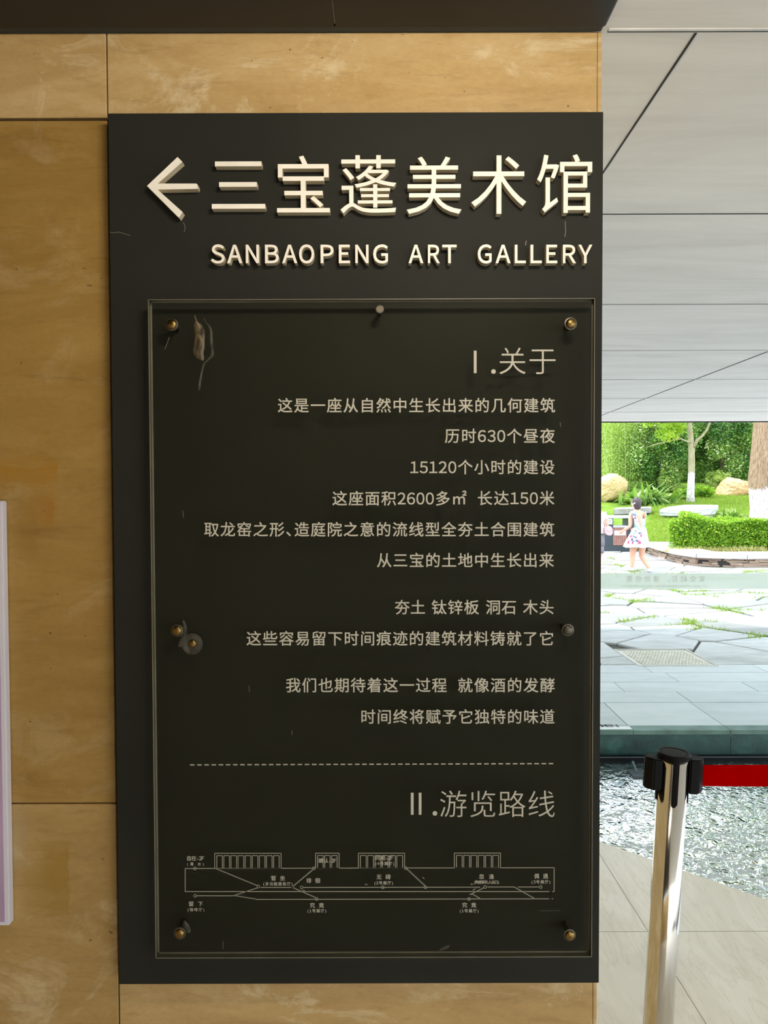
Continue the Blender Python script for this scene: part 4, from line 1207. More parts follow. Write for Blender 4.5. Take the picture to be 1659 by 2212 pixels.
# trees behind
grp = 'trees behind the lawn'
def T(px, y): return px_x(px, y)
tree('broadleaf_tree', 'dense dark green tree behind the slim pale tree, left of it', T(1425, 37), 37, .16, 4.5, (T(1428, 37), 37, 3.9), (1.75, 1.6, 2.35), 34000, .125, M['leaf_dark'], M['bark_plain'], grp, .5, .2)
tree('broadleaf_tree', 'dense dark green tree filling the gap right of the slim pale tree', T(1560, 37), 37, .18, 4.5, (T(1562, 37), 37, 4.1), (1.9, 1.7, 2.5), 38000, .125, M['leaf_dark'], M['bark_plain'], grp, .5, .2)
tree('broadleaf_tree', 'dark tree partly hidden directly behind the slim pale trunk', T(1497, 42), 42, .16, 4.5, (T(1495, 42), 42, 4.4), (2.0, 1.6, 2.5), 26000, .135, M['leaf_dark'], M['bark_plain'], grp, .5, .2)
tree('broadleaf_tree', 'mid green tree seen just left of the thick whitewashed trunk', T(1622, 40), 40, .18, 5, (T(1622, 40), 40, 4.6), (1.7, 1.7, 2.6), 26000, .125, M['leaf_mid'], M['bark_plain'], grp, .5, .2)
tree('broadleaf_tree', 'bright yellow green tree beyond the left boulder', T(1318, 40), 40, .14, 4.5, (T(1318, 40), 40, 5.0), (1.9, 1.6, 2.2), 20000, .13, M['leaf_lime'], M['bark_plain'], grp, .5, .2)
for k, (px, y, lab) in enumerate(((1240, 46, 'green tree at the far left hidden mostly by the sign'), (1375, 50, 'farther green tree between the yellow tree and the dark tree'), (1530, 52, 'farthest green tree behind the dark trees'), (1690, 46, 'green tree at the right edge behind the thick trunk'), (1780, 44, 'green tree beyond the right edge of the lawn'))):
    tree('broadleaf_tree', lab, T(px, y), y, .2, 5.5, (T(px, y), y, 5.4), (3.1, 2.2, 4.0), 16000, .21, M['leaf_mid'] if k % 2 else M['leaf_dark'], M['bark_plain'], grp, .5, .2, branches=3)
# bamboo clump
by = 37.0
b_ = empty('bamboo_clump', (T(1345, by), by, lawn_z(T(1345, by), by)), 'feathery pale bamboo clump behind the left boulder', 'bamboo')
P_, N_, t_ = [], [], []
for k in range(16):
    bm = bmesh.new(); x0 = T(random.uniform(1305, 1385), by); y0 = by + random.uniform(-.5, .5); z0 = lawn_z(x0, y0) - .1
    lx = random.uniform(-.6, .6); hh = random.uniform(3.6, 5.2)
    pts = [Vector((x0 + lx*f*f, y0, z0 + hh*f)) for f in (0, .2, .4, .6, .8, 1)]
    tube(bm, pts, [.025, .025, .022, .02, .015, .008], 6); bm_obj('culm', bm, M['culm'], b_, smooth=True)
    for _ in range(900):
        f = random.uniform(.15, 1); p = pts[0].lerp(pts[-1], f); p.x = x0 + lx*f*f
        P_.append((p.x + random.gauss(0, .24), p.y + random.gauss(0, .25), p.z + random.gauss(0, .12))); N_.append((0, 0, .6)); t_.append(random.random())
leaf_cloud('foliage', P_, N_, .145, .22, M['leaf_bamboo'], b_, .6, 1, t_)

# low shrubs at the lawn's back edge
def shrub(name, label, cx, cy, rx, ry, rz, n, size, mat, group=None, cat='shrub', aspect=.55, zc=None):
    z = lawn_z(cx, cy)
    s = empty(name, (cx, cy, z), label, cat, group)
    bm = bmesh.new()
    for k in range(9):
        a = 2*PI*k/9; tube(bm, [(cx, cy, z - .05), (cx + math.cos(a)*rx*.3, cy + math.sin(a)*ry*.3, z + rz*.6), (cx + math.cos(a)*rx*.55, cy + math.sin(a)*ry*.55, z + rz*1.2)], [.02, .014, .006], 5)
    bm_obj('stems', bm, M['bark_plain'], s)
    P, Nn, tone = crown_pts((cx, cy, z + rz*.95), (rx, ry, rz), n, 30, .3)
    leaf_cloud('foliage', P, Nn, size, aspect, mat, s, .1, .8, tone); return s
shrub('round_shrub', 'low clipped green shrub at the left foot of the slim pale tree', T(1474, 32.5), 32.5, .28, .4, .27, 1500, .10, M['leaf_hedge'])
shrub('round_shrub', 'low clipped green shrub at the right foot of the slim pale tree', T(1521, 33), 33, .50, .4, .26, 2600, .10, M['leaf_hedge'])
shrub('loose_shrub', 'silvery green bush left of the orange boulder', T(1550, 35.5), 35.5, .62, .5, .52, 2400, .16, M['leaf_bamboo'], aspect=.25)
shrub('loose_shrub', 'pale feathery bush between strap-leaved plant and garden lamp', T(1448, 36), 36, .6, .5, .62, 2400, .16, M['leaf_bamboo'], aspect=.25)
shrub('loose_shrub', 'dark low bush beside the left boulder, hidden partly by the sign', T(1283, 33), 33, .5, .5, .5, 2000, .14, M['leaf_dark'])
for k, px in enumerate((1330, 1400, 1470, 1590, 1650)):
    shrub('loose_shrub', ['green undergrowth behind the left boulder', 'green undergrowth behind the strap-leaved plant', 'green undergrowth behind the garden lamp', 'green undergrowth behind the orange boulder', 'green undergrowth behind the thick trunk'][k], T(px, 43), 43, 1.3, .7, .65, 5000, .2, M['leaf_mid'] if k % 2 else M['leaf_dark'])

def strap_plant(name, label, cx, cy, z, n, length, width, mat, spread=.3):
    s = empty(name, (cx, cy, z), label, 'plant')
    V, Fc, rn = [], [], []
    for k in range(n):
        a = random.uniform(0, 2*PI); el = random.uniform(.35, 1.25); L_ = length * random.uniform(.6, 1.1)
        ox, oy = random.gauss(0, spread), random.gauss(0, spread * .5)
        p = Vector((cx + ox, cy + oy, z)); d = Vector((math.cos(a)*math.cos(el), math.sin(a)*math.cos(el), math.sin(el)))
        sd = Vector((-math.sin(a), math.cos(a), 0)); b0 = len(V); seg = 6
        for i in range(seg + 1):
            f = i / seg; w = width * (0.5 + f) * (1 - f) * 1.8 + .002
            V += [tuple(p - sd*w/2), tuple(p + Vector((0, 0, -w*.25))), tuple(p + sd*w/2)]
            p = p + d * (L_/seg); d = (d + Vector((0, 0, -.23))).normalized()
        r_ = random.random()
        for i in range(seg):
            q = b0 + i*3; Fc += [(q, q+1, q+4, q+3), (q+1, q+2, q+5, q+4)]; rn += [r_, r_]
    o = mesh_obj('leaves', V, Fc, mat, s, smooth=True); with_rnd(o, rn); return s
sy_ = 31.0; sxx = T(1403, sy_)
strap_plant('strap_leaf_plant', 'large clump of arching strap leaves right of the left boulder', sxx, sy_, lawn_z(sxx, sy_), 190, 1.25, .14, M['leaf_strap'], .45)
sy_ = 24.0; sxx = T(1580, sy_)
strap_plant('strap_leaf_plant', 'small arching plant left of the whitewashed trunk foot behind the hedge', sxx, sy_, px_z(1121, sy_), 60, .62, .05, M['leaf_strap'], .18)

# ------------------------------------------------------------------ boulders and stone benches
def rock(name, label, outline, y, depth, mat, cat='boulder'):
    """rock body whose front outline is given in px at distance y"""
    pts = [Vector((px_x(a_, y), px_z(b_, y))) for a_, b_ in outline]
    c = sum(pts, Vector((0, 0))) / len(pts)
    # resample the outline
    res = []
    n = 40
    per = [0]
    for i in range(len(pts)): per.append(per[-1] + (pts[(i+1) % len(pts)] - pts[i]).length)
    for k in range(n):
        s = per[-1] * k / n; i = max(j for j in range(len(pts)) if per[j] <= s)
        res.append(pts[i].lerp(pts[(i+1) % len(pts)], (s - per[i]) / (per[i+1] - per[i])))
    bm = bmesh.new(); rings = []
    for th in [-1.54, -1.4, -1.2, -.95, -.65, -.35, 0, .35, .65, .95, 1.2, 1.4, 1.54]:
        sc_, dy = math.cos(th) ** .7, math.sin(th) * depth
        rings.append([bm.verts.new((c.x + (p.x-c.x)*sc_, y + depth*.8 + dy, c.y + (p.y-c.y)*sc_)) for p in res])
    for r0, r1 in zip(rings, rings[1:]):
        for k in range(n): bm.faces.new((r0[k], r0[(k+1) % n], r1[(k+1) % n], r1[k]))
    bm.faces.new(rings[0][::-1]); bm.faces.new(rings[-1])
    bmesh.ops.subdivide_edges(bm, edges=bm.edges[:], cuts=1, use_grid_fill=True)
    for v in bm.verts:
        q = v.co * 2.3; dd = noise.noise(q) * .06 + abs(noise.noise(q * 2.1)) * -.06 + noise.noise(q * 5.3) * .030 + abs(noise.noise(q * 11)) * -.018
        v.co += Vector((v.co.x - c.x, (v.co.y - y - depth*.8), v.co.z - c.y)).normalized() * dd
    o = bm_obj(name, bm, mat, smooth=False); tag(o, label, cat); return o
rock('boulder', 'large rounded tan boulder at left beside the strap-leaved plant', [(1300, 1045), (1308, 1031), (1326, 1024), (1338, 1022.5), (1352, 1030), (1364, 1042), (1362, 1062), (1356, 1080), (1330, 1088), (1310, 1088), (1300, 1072)], 31.5, .75, M['boulder'])
rock('boulder', 'orange tan sloping boulder just left of the whitewashed trunk', [(1550, 1081), (1560, 1062), (1570, 1044), (1582, 1034), (1600, 1034), (1622, 1040), (1640, 1046), (1644, 1074), (1610, 1082), (1580, 1086)], 34.0, .7, M['boulder_red'])
def bench(name, label, layers, mat):
    """flat stone slabs; each layer: front-top px edge, back-top px edge, thickness, front and back distance"""
    bm = bmesh.new()
    for front, back, th, yf, yb in layers:
        P_ = [Vector((px_x(a_, yf), yf + .05 * math.sin(a_), px_z(b_, yf))) for a_, b_ in front] + [Vector((px_x(a_, yb), yb, px_z(b_, yb))) for a_, b_ in back[::-1]]
        hi = [bm.verts.new(p) for p in P_]; lo = [bm.verts.new(p - Vector((0, 0, th))) for p in P_]
        bm.faces.new(hi); bm.faces.new(lo[::-1])
        for k in range(len(hi)): q = (k+1) % len(hi); bm.faces.new((hi[k], lo[k], lo[q], hi[q]))
    o = bm_obj(name, bm, mat, bevel=.02); tag(o, label, 'stone bench'); return o
bench('stone_bench', 'long white layered stone slab lying on the lawn, mid right',
      [([(1424, 1102), (1446, 1103), (1470, 1104.5), (1500, 1104), (1522, 1103), (1552, 1098)], [(1441, 1097), (1480, 1092.3), (1515, 1092.6), (1552, 1093)], .12, 26.6, 28.0),
       ([(1424, 1107), (1445, 1108.2), (1462, 1108), (1480, 1109.5), (1545, 1105)], [(1440, 1099), (1480, 1096), (1550, 1096)], .14, 26.65, 27.8),
       ([(1469, 1111.5), (1498, 1112), (1540, 1108)], [(1470, 1100), (1540, 1099)], .22, 26.7, 27.7)], M['pale_stone'])
bench('stone_bench', 'flat grey stone slab on the lawn behind the woman\'s head',
      [([(1324, 1101.5), (1365, 1100.5), (1408, 1098.5)], [(1331, 1098), (1370, 1096.6), (1408, 1095.8)], .20, 27.6, 28.6)], M['grey_stone'])

# ------------------------------------------------------------------ planter wall with stone cap, hedge
out = [atZ(x, y, 0) for x, y in ((1392, 1193), (1425, 1205), (1450, 1212.5), (1475, 1218.5), (1505, 1223), (1560, 1226), (1610, 1226.5), (1659, 1226))]
out = [Vector((p.x, p.y)) for p in out]
out.append(out[-1] + Vector((2.5, -.05)))
pl = empty('planter_wall', (out[4].x, out[4].y, 0), 'curved low planter wall of stacked brown slate under a grey stone cap', 'planter wall')
CZ0, CZ1 = 0.19, 0.285
V, Fc, rv2, mi2 = [], [], [], []
def along(poly, s):
    for a_, b_ in zip(poly, poly[1:]):
        l = (b_ - a_).length
        if s <= l: return a_.lerp(b_, s/l), (b_ - a_).normalized()
        s -= l
    return poly[-1].copy(), (poly[-1] - poly[-2]).normalized()
tot = sum((b_ - a_).length for a_, b_ in zip(out, out[1:]))
def qbox(p, q, z0, z1, t0, t1, r_, m_, taper=0):
    d = (q - p).normalized(); nn = Vector((d.y, -d.x))       # outwards
    b0 = len(V)
    for z, k in ((z0, 0), (z1, 1)):
        e0 = random.uniform(0, .012) if taper else 0
        for P_ in (p + nn*(t1 - e0), q + nn*(t1 - e0), q - nn*t0, p - nn*t0):
            V.append((P_.x, P_.y, z + (random.uniform(-.01, .01) if taper else 0)))
    for f in ((3,2,1,0), (4,5,6,7), (0,1,5,4), (1,2,6,5), (2,3,7,6), (3,0,4,7)):
        Fc.append(tuple(b0 + i for i in f)); rv2.append(r_); mi2.append(m_)
s = 0
while s < tot - .05:                                         # dark core behind the stones
    p, _ = along(out, s); q, _ = along(out, min(tot, s + .25)); qbox(p, q, -.02, CZ0, .35, -.06, 0, 1); s += .25
z = 0.0
while z < CZ0 - .01:
    hh = random.uniform(.03, .055); s = random.uniform(0, .2)
    while s < tot - .1:
        w_ = random.uniform(.22, .62)
        p, _ = along(out, s); q, _ = along(out, min(tot, s + w_))
        qbox(p, q, z, min(CZ0 - .002, z + hh), .25, random.uniform(-.05, .0), random.random(), 0, 1); s += w_ + .012
    z += hh + .006
o = mesh_obj('slate_courses', V, Fc, mats=[M['slate'], M['slate_gap']], parent=pl, midx=mi2); with_rnd(o, rv2)
def nrm(q):
    a_, b_ = along(out, max(0, q - .7))[0], along(out, min(tot, q + .7))[0]
    d = (b_ - a_).normalized(); return Vector((d.y, -d.x))
s = 0.0; widths = [1.1, 1.35, 1.3, 1.0, .9, 1.2, 1.1, 1.2, 1.2]
k = 0
while s < tot - .3:
    w_ = min(widths[k % len(widths)], tot - s); bm = bmesh.new(); n_ = 5; rows_ = []
    zj = random.uniform(-.002, .002)
    for i in range(n_ + 1):
        q = s + .008 + (w_ - .016) * i / n_; p = along(out, q)[0]; nn = nrm(q)
        fr_, bk_ = p + nn * .05, p - nn * .72
        rows_.append([bm.verts.new((P_.x, P_.y, z)) for P_, z in ((fr_, CZ0), (fr_, CZ1 + zj), (bk_, CZ1 + zj), (bk_, CZ0))])
    for r0, r1 in zip(rows_, rows_[1:]):
        for i in range(4): bm.faces.new((r0[i], r0[(i+1) % 4], r1[(i+1) % 4], r1[i]))
    bm.faces.new(rows_[0]); bm.faces.new(rows_[-1][::-1])
    bm_obj('cap_stone', bm, M['cap_stone'], pl); s += w_; k += 1

hy0, hy1 = 17.6, 19.2
hx0, hx1 = px_x(1449, 18.2), px_x(1760, 18.2)
he = empty('clipped_hedge', ((hx0 + hx1)/2, (hy0 + hy1)/2, .2), 'clipped bright green hedge above the slate planter wall', 'hedge')
n = 38000
hx0 = px_x(1447, 17.6); hx = rng.uniform(hx0, hx1, n); u = rng.uniform(size=n); top_z = .98 + .10*np.sin(hx*1.1 + 1) + .05*np.sin(hx*3.7)
onf = u < .6
hyy = np.where(onf, hy0 + rng.exponential(.13, n) + .10*np.sin(hx*2.3), rng.uniform(hy0, hy1, n))
hz = np.where(onf, .24 + (top_z - .24) * rng.uniform(size=n) ** .8, top_z - rng.exponential(.05, n) + .04*np.sin(hyy*4))
le = rng.uniform(size=n) < .10
hx = np.where(le, hx0 + rng.exponential(.10, n), hx); hyy = np.where(le, rng.uniform(hy0, hy1, n), hyy); hz = np.where(le, .24 + .68 * rng.uniform(size=n), hz)
left = (hx - hx0) < .25
hx = hx + (hyy - hy0) * .40 * np.clip(1.4 - (hx - hx0), 0, 1) + np.where(le, (1 - hz) * .25, 0)
hz = np.where(left & (hz > .85), hz - .18, hz)
P = np.stack([hx, hyy, hz], 1); Nn = np.stack([np.zeros(n), np.where(onf, -.7, 0), np.where(onf, .4, 1.0)], 1)
leaf_cloud('foliage', P, Nn, .062, .55, M['leaf_hedge'], he, -.2, .8, rng.uniform(0, 1, n))
bm = bmesh.new()
for k in range(110):
    x = random.uniform(hx0 + .7, hx1 - .1); y = random.uniform(hy0 + .2, hy1 - .2)
    tube(bm, [(x, y, .12), (x + random.uniform(-.08, .08), y - random.uniform(0, .1), .85)], [.012, .005], 5)
bm_obj('stems', bm, M['bark_plain'], he)
bm = bmesh.new(); box(bm, hx0 + 1.0, hx1 - .1, hy0 + .30, hy1 - .15, .2, .80)  # solid dark box paints the shade between the hedge leaves
bm_obj('inner_shade_box', bm, plain('hedge_shade', (0.03, 0.06, 0.015, 1), 1.0, spec=0.0), he)
bm = bmesh.new(); box(bm, 7.0, 14, 16.75, 20.4, .0, .215)
struct(bm_obj('planter_bed', bm, M['soil']), 'planter soil under the hedge')
sp = []
for _ in range(420):
    x = random.uniform(px_x(1448, 17.3), px_x(1659, 17.3)); sp.append((x, random.uniform(17.25, 17.6), .21, random.uniform(1.2, 2.6)))
tag(tufts('hedge_grass', sp, make_leaf('dry_grass', [(0, (.45, .36, .16)), (.6, (.5, .45, .2)), (1, (.3, .42, .08))], .2), (.03, .07), 4, .06), 'dry straw coloured grass at the foot of the hedge', 'grass', kind='stuff')

# ------------------------------------------------------------------ litter bin
ly = 20.2
def bx(px): return px_x(px, ly)
def bz(py): return px_z(py, ly)
bi = empty('litter_bin', (bx(1340), ly + .2, 0), 'outdoor litter bin with reddish boards and grey top behind the two women', 'bin')
bm = bmesh.new(); box(bm, bx(1302), bx(1378), ly - .05, ly + .45, bz(1121), bz(1115.5)); bm_obj('top', bm, M['bin_top'], bi, bevel=.005)
for a_, c_ in ((1307, 1325), (1355, 1373)):
    bm = bmesh.new(); box(bm, bx(a_), bx(c_), ly, ly + .4, bz(1181), bz(1121)); bm_obj('post', bm, M['bin_dark'], bi)
bm = bmesh.new(); box(bm, bx(1304), bx(1376), ly - .03, ly + .43, 0, bz(1181)); bm_obj('plinth', bm, M['bin_dark'], bi)
bm = bmesh.new()
k = 7
for i in range(k):
    a_ = bx(1325) + (bx(1355) - bx(1325)) * i / k; c_ = bx(1325) + (bx(1355) - bx(1325)) * (i + 1) / k
    box(bm, a_ + .006, c_ - .006, ly + .01, ly + .05, bz(1180), bz(1141))
bm_obj('boards', bm, M['bin_wood'], bi)
bm = bmesh.new(); box(bm, bx(1325), bx(1355), ly + .05, ly + .38, bz(1180), bz(1142)); bm_obj('liner', bm, M['bin_dark'], bi)
bm = bmesh.new(); box(bm, bx(1325), bx(1355), ly, ly + .4, bz(1141), bz(1137)); bm_obj('shelf', bm, M['bin_top'], bi)
bm = bmesh.new(); box(bm, bx(1312), bx(1323), ly - .006, ly, bz(1134), bz(1122)); pq = bm_obj('label_plate', bm, M['white'], bi)
bm = bmesh.new()
for yy in (1126, 1129): box(bm, bx(1315), bx(1320), ly - .008, ly - .006, bz(yy + 1), bz(yy))
bm_obj('label_mark', bm, M['ink'], pq)
bm = bmesh.new(); box(bm, bx(1328), bx(1352), ly, ly + .01, bz(1158), bz(1148)); bm_obj('sticker', bm, M['lamp_glass'], bi)

# ------------------------------------------------------------------ garden lamp, far posts
gy_ = 45.0; gx_ = T(1470, gy_)
gl = empty('garden_lamp', (gx_, gy_, lawn_z(gx_, gy_)), 'white globe garden lamp on a pale post left of the slim tree', 'lamp')
bm = bmesh.new(); tube(bm, [(gx_ + .22, gy_, lawn_z(gx_, gy_) - .1), (gx_ + .22, gy_, px_z(1036, gy_))], .05, 10); bm_obj('post', bm, M['lamp_post'], gl)
bm = bmesh.new(); tube(bm, [(gx_ + .22, gy_, px_z(1038, gy_)), (gx_ - .05, gy_, px_z(1036, gy_))], .03, 8); bm_obj('arm', bm, M['lamp_post'], gl)
bm = bmesh.new(); bmesh.ops.create_uvsphere(bm, u_segments=16, v_segments=12, radius=.13, matrix=Matrix.Translation((gx_ - .05, gy_ - .05, px_z(1047, gy_)))); bm_obj('globe', bm, M['lamp_glass'], gl, smooth=True)

# ------------------------------------------------------------------ people
def skin_mesh(joints, edges, root, sub=2):
    me = bpy.data.meshes.new('skin'); names = list(joints)
    me.from_pydata([joints[k][0] for k in names], [(names.index(a_), names.index(b_)) for a_, b_ in edges], [])
    o = bpy.data.objects.new('skin', me); C.objects.link(o)
    md = o.modifiers.new('s', 'SKIN'); md.use_smooth_shade = True
    for i, k in enumerate(names):
        r_ = joints[k][1]; r_ = r_ if hasattr(r_, '__len__') else (r_, r_)
        me.skin_vertices[0].data[i].radius = r_; me.skin_vertices[0].data[i].use_root = (k == root)
    sd = o.modifiers.new('d', 'SUBSURF'); sd.levels = sub; sd.render_levels = sub
    bpy.context.view_layer.update()
    dg = bpy.context.evaluated_depsgraph_get()
    res = bpy.data.meshes.new_from_object(o.evaluated_get(dg))
    bpy.data.objects.remove(o); return res

def hand(bm, wrist, dirv, side, palm, s=1.0):
    """palm with four fingers and a thumb, slightly curled"""
    dirv, side, palm = dirv.normalized(), side.normalized(), palm.normalized()
    tube(bm, [wrist, wrist + dirv*.045*s, wrist + dirv*.085*s], [.022*s, .030*s, .028*s], 8)
    for k, (off, ln) in enumerate(((-.024, .068), (-.008, .078), (.008, .073), (.023, .058))):
        p0 = wrist + dirv*.078*s + side*off*s; p1 = p0 + dirv*ln*.5*s + palm*.010*s; p2 = p1 + dirv*ln*.35*s + palm*.028*s
        tube(bm, [p0, p1, p2], [.0095*s, .0085*s, .0065*s], 6)
    p0 = wrist + dirv*.03*s - side*.024*s; p1 = p0 + dirv*.03*s - side*.026*s + palm*.012*s; p2 = p1 + dirv*.028*s + palm*.014*s
    tube(bm, [p0, p1, p2], [.011*s, .010*s, .007*s], 6)

def head_parts(bm, c, yaw, s=1.0):
    """skull, jaw, nose, ears, lips; yaw 0 looks towards +y (away from the viewer)"""
    T_ = Matrix.Translation(c) @ Matrix.Rotation(yaw, 4, 'Z')
    k0 = len(bm.verts)
    bmesh.ops.create_uvsphere(bm, u_segments=20, v_segments=16, radius=1)
    bm.verts.ensure_lookup_table()
    for v in bm.verts[k0:]:
        x, y, z = v.co
        w_ = .072 * (1 - .22 * max(0, -z)); dd_ = .092 * (1 - .12*max(0, -z))
        v.co = T_ @ Vector((x*w_*s, (y*dd_ + .012*max(0, -z))*s, z*.112*s))
    def loc(x, y, z): return T_ @ (Vector((x, y, z))*s)
    tube(bm, [loc(0, .086, .012), loc(0, .106, -.022), loc(0, .09, -.034)], [.008*s, .013*s, .009*s], 7)
    tube(bm, [loc(-.022, .083, -.056), loc(0, .090, -.056), loc(.022, .083, -.056)], [.003*s, .007*s, .003*s], 6)
    for sg in (-1, 1):
        tube(bm, [loc(sg*.068, -.004, .018), loc(sg*.080, -.012, .004), loc(sg*.070, .0, -.026)], [.008*s, .012*s, .007*s], 7)

def eyes(name_parent, c, yaw, s=1.0):
    T_ = Matrix.Translation(c) @ Matrix.Rotation(yaw, 4, 'Z'); bm = bmesh.new()
    for sg in (-1, 1): bmesh.ops.create_uvsphere(bm, u_segments=8, v_segments=6, radius=.009*s, matrix=T_ @ Matrix.Translation(Vector((sg*.028, .080, .006))*s))
    bm_obj('eyes', bm, M['ink'], name_parent)


# --- the woman in the flared skirt, seen from behind, walking to the right
wy = atZ(1385, 1234, 0).y
k_ = wy / F
def W(px, py, dy=0.0): return Vector((px_x(px, wy), wy + dy, px_z(py, wy)))
J = {'pelvis': (W(1380, 1160), (.125, .10)), 'waist': (W(1382, 1141), (.105, .085)), 'chest': (W(1379, 1122), (.125, .09)), 'neckb': (W(1377, 1109), (.075, .06)), 'neck': (W(1376, 1103, -.0), .046), 'headb': (W(1375.5, 1095, .02), .05),
     'shL': (W(1362.5, 1111.5), .052), 'elL': (W(1361, 1138, -.03), .038), 'wrL': (W(1350, 1148, .09), .027),
     'shR': (W(1392, 1111.5), .052), 'elR': (W(1395, 1136, .10), .037), 'wrR': (W(1386, 1146, .24), .027),
     'hipL': (W(1370, 1174), (.095, .095)), 'knL': (W(1368, 1203, .03), .056), 'cfL': (W(1366.5, 1214, -.0), .053), 'anL': (W(1364.5, 1230, -.02), .034), 'toL': (W(1363.5, 1233, .10), .028),
     'hipR': (W(1389, 1174), (.095, .095)), 'knR': (W(1388.5, 1203, .05), .056), 'cfR': (W(1392, 1214, -.03), .052), 'anR': (W(1398.5, 1228.5, -.16), .034), 'toR': (W(1402, 1233.3, -.05), .03)}
E_ = [('pelvis', 'waist'), ('waist', 'chest'), ('chest', 'neckb'), ('neckb', 'neck'), ('neck', 'headb'), ('neckb', 'shL'), ('shL', 'elL'), ('elL', 'wrL'), ('neckb', 'shR'), ('shR', 'elR'), ('elR', 'wrR'),
      ('pelvis', 'hipL'), ('hipL', 'knL'), ('knL', 'cfL'), ('cfL', 'anL'), ('anL', 'toL'), ('pelvis', 'hipR'), ('hipR', 'knR'), ('knR', 'cfR'), ('cfR', 'anR'), ('anR', 'toR')]
body = skin_mesh(J, E_, 'pelvis')
bm = bmesh.new(); bm.from_mesh(body)
hc = W(1374.5, 1089.5, .01); hyaw = 0.75
head_parts(bm, hc, hyaw, 1.02)
hand(bm, J['wrL'][0], Vector((-.5, .6, -.5)), Vector((0, .6, .8)), Vector((.8, .3, 0)), .95)
hand(bm, J['wrR'][0], Vector((-.6, .7, -.1)), Vector((0, .2, 1)), Vector((-.5, -.5, 0)), .95)
wm = empty('person', (W(1382, 1234).x, wy, 0), 'woman seen from behind in mint strap top and short white flared skirt, walking right', 'person')
wb = bm_obj('body', bm, M['skin'], wm, smooth=True)
eyes(wb, hc, hyaw, 1.02)
# hair: a cap over skull with a gathered bun at the nape
bm = bmesh.new(); bmesh.ops.create_uvsphere(bm, u_segments=22, v_segments=16, radius=1)
Th = Matrix.Translation(hc) @ Matrix.Rotation(hyaw, 4, 'Z')
for v in bm.verts:
    x, y, z = v.co
    low = -1.12 if y < .2 else (.25 if y > .55 else -.2)
    zz = max(z * (1.25 if z < 0 else 1), low)
    n_ = 1 + .05*noise.noise(Vector((x*9, y*9, z*2)))
    v.co = Th @ Vector((x*.086*n_, (y*.105 - .012)*n_, zz*.126 + .008))
bm_obj('hair', bm, M['hair'], wm, smooth=True)
bm = bmesh.new(); tube(bm, [Th @ Vector((-.088, -.03, .02)), Th @ Vector((-.098, -.01, .0)), Th @ Vector((-.092, .02, -.015))], [.008, .012, .008], 6); bm_obj('hair_clip', bm, M['white'], wm)

def garment(name, rings, mat, parent, n=36, fold=0.0, seed=0, thick=.006, k_fold=9):
    """rings of (centre, rx, ry) from top to bottom, with folds growing downwards; open shell with thickness"""
    bm = bmesh.new(); A = []
    m_ = len(rings)
    for i, (c, rx, ry) in enumerate(rings):
        f = i / (m_ - 1); row = []
        for k in range(n):
            a = 2*PI*k/n; w_ = 1 + fold * f * math.sin(a*k_fold + seed + .6*math.sin(a*2))
            row.append(bm.verts.new((c.x + math.cos(a)*rx*w_, c.y + math.sin(a)*ry*w_, c.z + fold*.10*f*math.sin(a*k_fold*.5 + seed))))
        A.append(row)
    for r0, r1 in zip(A, A[1:]):
        for k in range(n): bm.faces.new((r0[k], r0[(k+1) % n], r1[(k+1) % n], r1[k]))
    bmesh.ops.recalc_face_normals(bm, faces=bm.faces[:])
    bmesh.ops.solidify(bm, geom=bm.faces[:], thickness=thick)
    return bm_obj(name, bm, mat, parent, smooth=True)
garment('top', [(W(1381.8, 1121.5), .108, .104), (W(1382, 1130), .110, .106), (W(1382, 1137), .104, .098), (W(1382, 1143), .108, .10)], M['mint'], wm, 32, .01)
garment('skirt', [(W(1382.5, 1141), .116, .105), (W(1381, 1150), .155, .135), (W(1379, 1162), .195, .165), (W(1377, 1174), .235, .19), (W(1376, 1183.5), .262, .205)], M['skirt'], wm, 72, .06, 1.0)
for a_, b_ in ((1372.5, 1371), (1391.5, 1393.5)):
    bm = bmesh.new(); tube(bm, [W(a_, 1122, -.098), W((a_ + b_)/2, 1114, -.10), W(b_, 1107.5, -.03)], .012, 6); bm_obj('strap', bm, M['mint'], wm)
for an, to in (('anL', 'toL'), ('anR', 'toR')):
    a0, t0 = J[an][0], J[to][0]; d_ = Vector((t0.x - a0.x, t0.y - a0.y, 0)).normalized()
    bm = bmesh.new()
    tube(bm, [Vector((a0.x, a0.y, .035)) - d_*.06, Vector((a0.x, a0.y, .045)), Vector((a0.x, a0.y, .040)) + d_*.09, Vector((a0.x, a0.y, .030)) + d_*.15], [.034, .042, .040, .026], 12)
    for v in bm.verts: v.co.z = max(v.co.z, .002)
    bm_obj('shoe', bm, M['cotton'], wm, smooth=True)
# her bag
bg = empty('shoulder_bag', W(1363, 1176), 'white shoulder bag painted in red and teal hanging at the woman\'s left hip', 'bag')
def sheet(name, outline, y_of, th, mat, parent):
    bm = bmesh.new()
    A = [bm.verts.new(W(x, y, y_of(x, y))) for x, y in outline]; B = [bm.verts.new(v.co + Vector((0, th, 0))) for v in A]
    bm.faces.new(A); bm.faces.new(B[::-1])
    for i in range(len(A)): j = (i+1) % len(A); bm.faces.new((A[i], A[j], B[j], B[i]))
    return bm_obj(name, bm, mat, parent, bevel=.012)
sheet('bag_body', [(1366, 1144), (1377, 1146), (1377, 1174), (1362, 1175.5), (1346.5, 1174), (1351, 1160), (1359, 1149)], lambda x, y: -.29, .09, M['bag'], bg)
bm = bmesh.new()
pts = [W(1371.5, 1150, -.25), W(1372, 1136, -.17), W(1369, 1122, -.13), W(1366, 1110, -.085), W(1366.5, 1105.8, -.0), W(1369, 1110, .10)]
A = []
